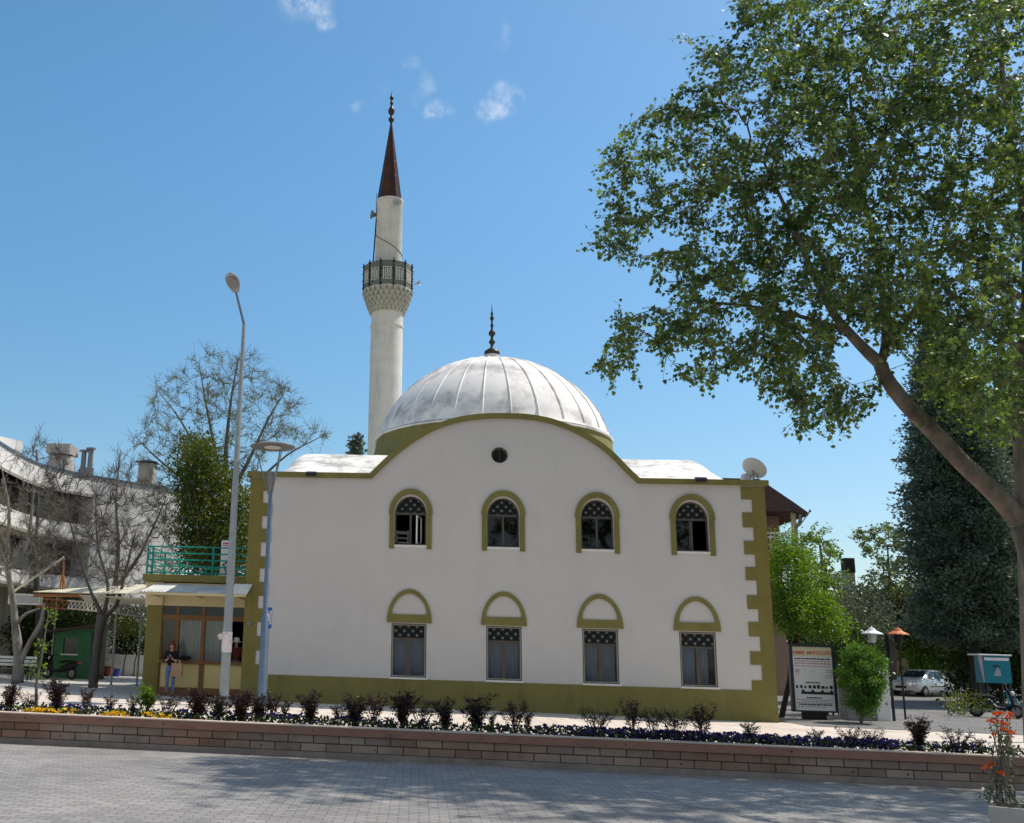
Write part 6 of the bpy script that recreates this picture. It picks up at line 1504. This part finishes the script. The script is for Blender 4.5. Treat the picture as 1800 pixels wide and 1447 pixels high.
g = G(1752, 1262); scooter('black motor scooter parked in front of the teal kiosk', g, -.5, 'black', 'red', 1.05)
g = G(1790, 1258)
def chair(label, g, m, rz=0., name='plastic_chair', group=None):
    t = thing(name, label, 'chair', tuple(g), group); Rz = Matrix.Rotation(rz, 3, 'Z'); c = lambda x, y, z: Vector(g)+Rz @ Vector((x, y, z))
    MB().cbox(c(0, 0, .43), (.44, .42, .035), Rz).build('seat', m, t)
    b = MB(); b.cbox(c(0, .215, .80), (.42, .03, .10), Rz); b.cbox(c(0, .215, .62), (.42, .025, .06), Rz)
    for x in (-.19, .19): b.bar(c(x, .20, .43), c(x*1.05, .23, .88), .045)
    b.build('backrest', m, t)
    for x in (-.19, .19):
        for y in (-.18, .18): MB().bar(c(x, y, .42), c(x*1.12, y*1.12, 0), .035).build('leg', m, t)
    return t
chair('turquoise plastic chair right of the scooter and kiosk', g, 'tealbox', .4)
# chairs behind the upper windows
for wi, m, lab, rz in ((0, 'white', 'white chair standing behind the first upper window', .2), (1, 'signblue', 'blue chair standing behind the second upper window', .5), (2, 'white', 'white chair standing behind the third upper window', .1)):
    x = C4[wi]-(.24 if wi != 1 else .14); chair(lab, (x, 1.0, 4.72), m, rz, 'chair')

# ---------------------------------------------------------------- lantana in a concrete planter, bottom right
g = G(1775, 1500); d_ = ray(1770, 1420); g = P(1782, 1440, -24.1); g.z = gz(g.x)
zt_ = P(1780, 1419, -24.3).z
pot = thing('concrete_planter', 'grey concrete planter box in the bottom right corner', 'planter', tuple(g))
px0 = P(1737, 1430, -24.3).x
vd = Vector((g.x-CAM.x, g.y-CAM.y, 0)).normalized(); ud = Vector((vd.y, -vd.x, 0)); A0 = P(1737, 1420, -24.3); A0.z = 0
b = MB(); ring = [A0, A0+ud*.9, A0+ud*.9+vd*.45, A0+vd*.45+ud*.02]; ins = [A0+ud*.03+vd*.03, A0+ud*.87+vd*.03, A0+ud*.87+vd*.42, A0+ud*.05+vd*.42]; Zt = Vector((0, 0, zt_)); Zb = Vector((0, 0, g.z)); q4 = range(4)
b.add([p+Zb for p in ring]+[p+Zt for p in ring]+[p+Zt for p in ins]+[p+Zt-Vector((0, 0, .05)) for p in ins], [(3, 2, 1, 0)]+[(i+o, (i+1) % 4+o, (i+1) % 4+4+o, i+4+o) for o in (0, 4, 8) for i in q4]); b.build('box', 'concrete', pot)
b = MB(); b.add([p+Zt-Vector((0, 0, .03)) for p in ins], [(0, 1, 2, 3)]); b.build('earth', 'soil', pot)
px0 = A0.x
fl = thing('orange_flower_plant', 'leggy plant with orange flower clusters growing in the concrete planter', 'flower', (px0+.28, -24.05, zt_))
bb = MB(); Pn, An, vb, Fp, Fa = [], [], [], [], []
heads = [(1750, 1258), (1762, 1256), (1748, 1268), (1758, 1272), (1772, 1264), (1768, 1276), (1740, 1270), (1764, 1285), (1750, 1293), (1772, 1302), (1742, 1345), (1733, 1352), (1758, 1362), (1778, 1290), (1776, 1258)]
for i, (hx, hy) in enumerate(heads):
    Yq = -24.05+R.uniform(-.14, .14); hp = P(hx, hy, Yq); b0 = Vector((px0+.22+R.uniform(-.10, .16), -24.05+R.uniform(-.06, .06), zt_)); m_ = b0+(hp-b0)*.55+Vector((R.uniform(-.05, .05), 0, .05))
    bb.tube([b0, m_, hp], [.007, .005, .003], 5, cap=False)
    Fp, Fa = [], []
    for k in range(46):
        v = Vector((R.gauss(0, 1), R.gauss(0, 1), abs(R.gauss(0, 1)))).normalized(); Fp.append(tuple(hp+v*.018)); Fa.append(tuple(v+Vector((R.gauss(0, .5), R.gauss(0, .5), R.gauss(0, .5)))))
    leaves('flower_head', Fp, Fa, .02, T_LEAF, 'lf_orange', fl, .15)
    for k in range(24):
        t_ = R.uniform(.3, 1.); q = b0*(1-t_)**2+m_*2*t_*(1-t_)+hp*t_*t_; q = q+Vector((R.gauss(0, .025), R.gauss(0, .025), R.gauss(0, .02))); Pn.append(tuple(q)); An.append((R.gauss(0, 1), R.gauss(0, 1), R.gauss(.1, .5))); vb.append(R.random())
for k in range(260):
    q = A0+ud*R.uniform(.03, .87)+vd*R.uniform(.03, .42)+Vector((0, 0, zt_+R.uniform(-.02, .07))); Pn.append(tuple(q)); An.append((R.gauss(0, 1), R.gauss(0, 1), R.gauss(.5, .5))); vb.append(R.random())
for k in range(70):
    q = P(1738+R.gauss(0, 9), 1392+R.gauss(0, 9), -24.05+R.gauss(0, .05)); Pn.append(tuple(q)); An.append((R.gauss(0, 1), R.gauss(0, 1), R.gauss(.2, .5))); vb.append(R.random())
b0 = Vector((px0+.2, -24.05, zt_)); bb.tube([b0, P(1745, 1400, -24.05), P(1733, 1385, -24.05)], [.006, .005, .003], 4, cap=False)
bb.build('stem', 'bark', fl); leaves('foliage', Pn, An, NR.uniform(.022, .045, len(Pn)), T_LEAF, 'lf_olive', fl, .15, vb)

# ---------------------------------------------------------------- people
def skin_mesh(name, verts, edges, radii, m, parent, root=0, sub=2, mats=None):
    me = bpy.data.meshes.new(name); me.from_pydata([tuple(v) for v in verts], edges, []); o = bpy.data.objects.new(name, me); col.objects.link(o)
    md = o.modifiers.new('s', 'SKIN'); md.use_smooth_shade = True
    for i, r in enumerate(radii):
        sv = me.skin_vertices[0].data[i]; sv.radius = (r, r) if not isinstance(r, tuple) else r; sv.use_root = (i == root)
    sb_ = o.modifiers.new('u', 'SUBSURF'); sb_.levels = sub; sb_.render_levels = sub
    dg = bpy.context.evaluated_depsgraph_get(); dg.update(); me2 = bpy.data.meshes.new_from_object(o.evaluated_get(dg)); bpy.data.objects.remove(o); bpy.data.meshes.remove(me)
    me2.name = name; off = origin_of(parent) if parent else Vector()
    me2.transform(Matrix.Translation(-off)); me2.materials.clear(); me2.materials.append(M[m])
    o = bpy.data.objects.new(name, me2); col.objects.link(o)
    if parent: o.parent = parent
    return o
def chainmesh(chains):
    """chains: lists of (point, radius); shared points are merged by position"""
    V, Ra, E, key = [], [], [], {}
    for ch in chains:
        prev = None
        for p, r in ch:
            k = tuple(round(c, 4) for c in p)
            if k not in key: key[k] = len(V); V.append(Vector(p)); Ra.append(r)
            i = key[k]
            if prev is not None and prev != i: E.append((prev, i))
            prev = i
    return V, E, Ra
def person(label, g, rz, H, pose, cloth, hairc, hat=None):
    t = thing('person', label, 'person', tuple(g)); s = H/1.65; Rz = Matrix.Rotation(rz, 3, 'Z'); c = lambda x, y, z: tuple(Vector(g)+Rz @ Vector((x*s, y*s, z*s)))
    # figure faces -y before rotation
    pel, wai, che, nec, neb, hea, crn = (0, 0, .90), (0, .01, 1.04), (0, .01, 1.22), (0, .015, 1.36), (0, .0, 1.42), (0, -.02, 1.51), (0, -.005, 1.59)
    ch = [[(c(*pel), (.125*s, .10*s)), (c(*wai), (.115*s, .085*s)), (c(*che), (.135*s, .095*s)), (c(*nec), (.09*s, .07*s)), (c(*neb), .048*s), (c(*hea), (.075*s, .092*s)), (c(*crn), (.07*s, .08*s))]]
    for sx in (-1, 1):
        ft = pose['foot'][0 if sx < 0 else 1]
        ch.append([(c(*pel), (.125*s, .10*s)), (c(sx*.085, 0, .84), .085*s), (c(sx*.09+ft*.3, -.015, .47), .054*s), (c(sx*.09+ft*.5, .01, .30), .048*s), (c(sx*.09+ft*.6, .02, .09), .034*s), (c(sx*.095+ft*.6, -.03, .04), .036*s), (c(sx*.10+ft*.6, -.13, .025), .028*s)])
        el, wr, pa = pose['arm'][0 if sx < 0 else 1]
        ch.append([(c(*che), (.135*s, .095*s)), (c(sx*.155, .01, 1.32), .055*s), (c(sx*.165, .01, 1.24), .05*s), (c(*el), .038*s), (c(*wr), .025*s), (c(*pa), (.034*s, .020*s))])
    V, E, Ra = chainmesh(ch); body = skin_mesh('body', V, E, Ra, 'skin', t)
    # hands: five separate curled fingers rooted in each palm, as their own chains joined to the body mesh data
    meshes = []
    for i, sx in enumerate((-1, 1)):
        el, wr, pa = [Vector(q) for q in pose['arm'][i]]; d = (pa-wr).normalized(); side = d.cross(Vector((0, 0, 1))); side = side.normalized() if side.length > .1 else Vector((1, 0, 0)); nrm = side.cross(d)
        for j in range(5):
            if j < 4: b0 = pa+d*.02+side*(.024-.016*j); dd = d; ln = (.036, .041, .038, .03)[j]; curl = pose.get('curl', -1)
            else: b0 = pa+side*.03*(-sx); dd = (d*.5-side*sx*.8).normalized(); ln = .028; curl = pose.get('curl', -1)
            p1 = b0+dd*ln; p2 = p1+(dd*.6+nrm*.6*curl).normalized()*ln*.8; p3 = p2+(nrm*curl*.9+dd*.1).normalized()*ln*.6
            V, E, Ra = chainmesh([[(c(*b0), .0095*s), (c(*p1), .0088*s), (c(*p2), .008*s), (c(*p3), .0068*s)]]); meshes.append(skin_mesh('finger', V, E, Ra, 'skin', t, 0, 1))
    # face: nose, brow, lips and ears joined in the same body mesh
    fb = MB(); fb.add([c(.0, -.125, 1.505), c(.016, -.098, 1.49), c(-.016, -.098, 1.49), c(0, -.103, 1.545)], [(0, 1, 3), (0, 3, 2), (0, 2, 1)])
    for sx in (-1, 1): fb.sphere(c(sx*.078, .0, 1.515), .026*s, 8, 6, (.5, .9, 1.25))
    meshes.append(fb.build('face', 'skin', t, smooth=True))
    eb = MB()
    for sx in (-1, 1): eb.sphere(c(sx*.031, -.096, 1.527), .011*s, 8, 6, (1.2, .6, .7))
    eb.build('eyes', 'boardink', t); lb_ = MB(); lb_.sphere(c(0, -.102, 1.462), .02*s, 8, 6, (1.1, .4, .4)); lb_.build('lips', 'maroon', t)
    bm = bmesh.new()
    for o in [body]+meshes: bm.from_mesh(o.data)
    bm.to_mesh(body.data); bm.free()
    for o in meshes: me = o.data; bpy.data.objects.remove(o); bpy.data.meshes.remove(me)
    # clothes: slightly larger shells on the same skeleton
    top = [[(c(0, 0, .86), (.142*s, .118*s)), (c(*wai), (.135*s, .108*s)), (c(*che), (.155*s, .115*s)), (c(0, .015, 1.35), (.105*s, .082*s)), (c(0, .01, 1.39), (.07*s, .06*s))]]
    for i, sx in enumerate((-1, 1)):
        el, wr, pa = [Vector(q) for q in pose['arm'][i]]; cu = el+(wr-el)*pose.get('sleeve', .35)
        top.append([(c(*che), (.155*s, .115*s)), (c(sx*.158, .01, 1.325), .075*s), (c(sx*.168, .01, 1.24), .07*s), (c(*el), .055*s), (c(*cu), .045*s)])
    V, E, Ra = chainmesh(top); skin_mesh('jacket', V, E, Ra, cloth[0], t)
    leg = [[(c(0, 0, .97), (.132*s, .105*s)), (c(*pel), (.140*s, .112*s))]]
    for i, sx in enumerate((-1, 1)):
        ft = pose['foot'][i]; leg.append([(c(*pel), (.140*s, .112*s)), (c(sx*.088, 0, .82), .096*s), (c(sx*.09+ft*.3, -.015, .47), .064*s), (c(sx*.09+ft*.5, .01, .30), .056*s), (c(sx*.09+ft*.6, .02, .11), .05*s)])
    V, E, Ra = chainmesh(leg); skin_mesh('trousers', V, E, Ra, cloth[1], t)
    for i, sx in enumerate((-1, 1)):
        ft = pose['foot'][i]; V, E, Ra = chainmesh([[(c(sx*.09+ft*.6, .02, .13), .046*s), (c(sx*.092+ft*.6, .012, .05), .05*s), (c(sx*.096+ft*.6, -.06, .035), .045*s), (c(sx*.10+ft*.6, -.15, .028), .034*s)]]); skin_mesh('shoe', V, E, Ra, 'leather', t, 0, 1)
    # hair: a cap over the skull falling to the shoulders
    if hairc:
        V, E, Ra = chainmesh([[(c(0, -.005, 1.70), .045*s), (c(0, -.01, 1.665), .085*s), (c(0, -.01, 1.615), (.115*s, .112*s))], [(c(0, -.01, 1.615), (.115*s, .112*s)), (c(0, .045, 1.54), (.105*s, .08*s)), (c(0, .06, 1.45), (.098*s, .06*s)), (c(0, .06, 1.36), (.09*s, .05*s))],
                              [(c(0, -.01, 1.615), (.115*s, .112*s)), (c(-.085, -.04, 1.54), .042*s), (c(-.092, -.045, 1.45), .044*s), (c(-.09, -.055, 1.36), .034*s)],
                              [(c(0, -.01, 1.615), (.115*s, .112*s)), (c(.085, -.04, 1.54), .042*s), (c(.092, -.045, 1.45), .044*s), (c(.09, -.055, 1.36), .034*s)]]); skin_mesh('hair', V, E, Ra, hairc, t)
    if hat:
        b = MB(); b.lathe(c(0, 0, 1.555), [(.20*s, -.02), (.19*s, .0), (.108*s, .015), (.10*s, .10*s), (.075*s, .135*s), (.005, .14*s)], 20); b.build('hat', hat, t, smooth=True)
    return t, c
g = gx(297, .5)
wm, c = person('person in a black jacket and blue jeans typing on a phone at the annex front', g, .05, 1.70,
    dict(foot=(.0, .02), arm=(((-.23, -.02, 1.05), (-.07, -.20, 1.13), (-.035, -.225, 1.17)), ((.23, -.02, 1.05), (.08, -.20, 1.12), (.04, -.225, 1.165))), sleeve=.40, curl=1), ('blackcloth', 'denim'), 'hair')
ph = thing('mobile_phone', 'dark mobile phone held in both hands of the standing person', 'phone', c(0, -.255, 1.20)); q = Vector(c(0, -.262, 1.20))
MB().cbox(q, (.075, .012, .145), Matrix.Rotation(-.7, 3, 'X')).build('case', 'frameblack', ph); MB().cbox(q+Vector((0, .0052, .0062)), (.066, .004, .13), Matrix.Rotation(-.7, 3, 'X')).build('screen', 'carglass', ph)
bq = Vector(c(.20, -.08, .62)); bgt = thing('shopping_bag', 'square tan paper bag hanging beside the person in jeans', 'bag', tuple(bq))
b = MB(); b.add([(bq.x-.16, bq.y-.08, bq.z-.02), (bq.x+.19, bq.y-.08, bq.z-.02), (bq.x+.19, bq.y+.07, bq.z-.02), (bq.x-.16, bq.y+.07, bq.z-.02), (bq.x-.165, bq.y-.085, bq.z+.40), (bq.x+.195, bq.y-.085, bq.z+.40), (bq.x+.195, bq.y+.075, bq.z+.40), (bq.x-.165, bq.y+.075, bq.z+.40), (bq.x-.15, bq.y-.07, bq.z+.40), (bq.x+.18, bq.y-.07, bq.z+.40), (bq.x+.18, bq.y+.06, bq.z+.40), (bq.x-.15, bq.y+.06, bq.z+.40), (bq.x-.14, bq.y-.06, bq.z+.05), (bq.x+.17, bq.y-.06, bq.z+.05), (bq.x+.17, bq.y+.05, bq.z+.05), (bq.x-.14, bq.y+.05, bq.z+.05)],
    [(3, 2, 1, 0)]+[(i, (i+1) % 4, 4+(i+1) % 4, 4+i) for i in range(4)]+[(4+i, 4+(i+1) % 4, 8+(i+1) % 4, 8+i) for i in range(4)]+[(8+i, 8+(i+1) % 4, 12+(i+1) % 4, 12+i) for i in range(4)]+[(12, 13, 14, 15)]); b.build('bag_body', 'tan', bgt)
el = Vector(c(.215, -.05, 1.045)); b = MB()
for dy in (-.07, .06): b.tube([(bq.x-.06, bq.y+dy, bq.z+.38), (bq.x-.02, bq.y+dy*.8, bq.z+.52), (el.x-.01, el.y, el.z+.055), (el.x+.045, el.y, el.z-.02), (bq.x+.07, bq.y+dy*.8, bq.z+.5), (bq.x+.10, bq.y+dy, bq.z+.38)], .007, 5)
b.build('handle', 'white', bgt)
# dark bag on the shop window ledge
q = Vector((X(326, 1163), AY-.10, zsi)); hbag = thing('handbag', 'slouched black bag lying on the annex window ledge', 'bag', tuple(q))
b = MB(); b.sphere((q.x, q.y+.02, q.z+.075), .1, 16, 10, (2.0, .85, .78)); b.build('bag_body', 'blackcloth', hbag, smooth=True); MB().tube([(q.x-.12, q.y, q.z+.11), (q.x-.05, q.y-.05, q.z+.19), (q.x+.08, q.y-.04, q.z+.18), (q.x+.14, q.y, q.z+.1)], .011, 6).build('strap', 'blackcloth', hbag)
# someone in a white hat behind the right hand shop pane
g = Vector((X(416, 1130, AY+.42), AY+.42, .0)); zh_ = P(416, 1121, AY+.42).z
person('person in a white hat and dark red top behind the annex window', Vector((g.x, g.y, zh_-1.68)), .3, 1.65, dict(foot=(0, 0), arm=(((-.22, 0, 1.03), (-.20, -.12, .86), (-.19, -.16, .80)), ((.22, 0, 1.03), (.20, -.12, .86), (.19, -.16, .80))), sleeve=.8, curl=1), ('maroon', 'denim'), None, 'white')
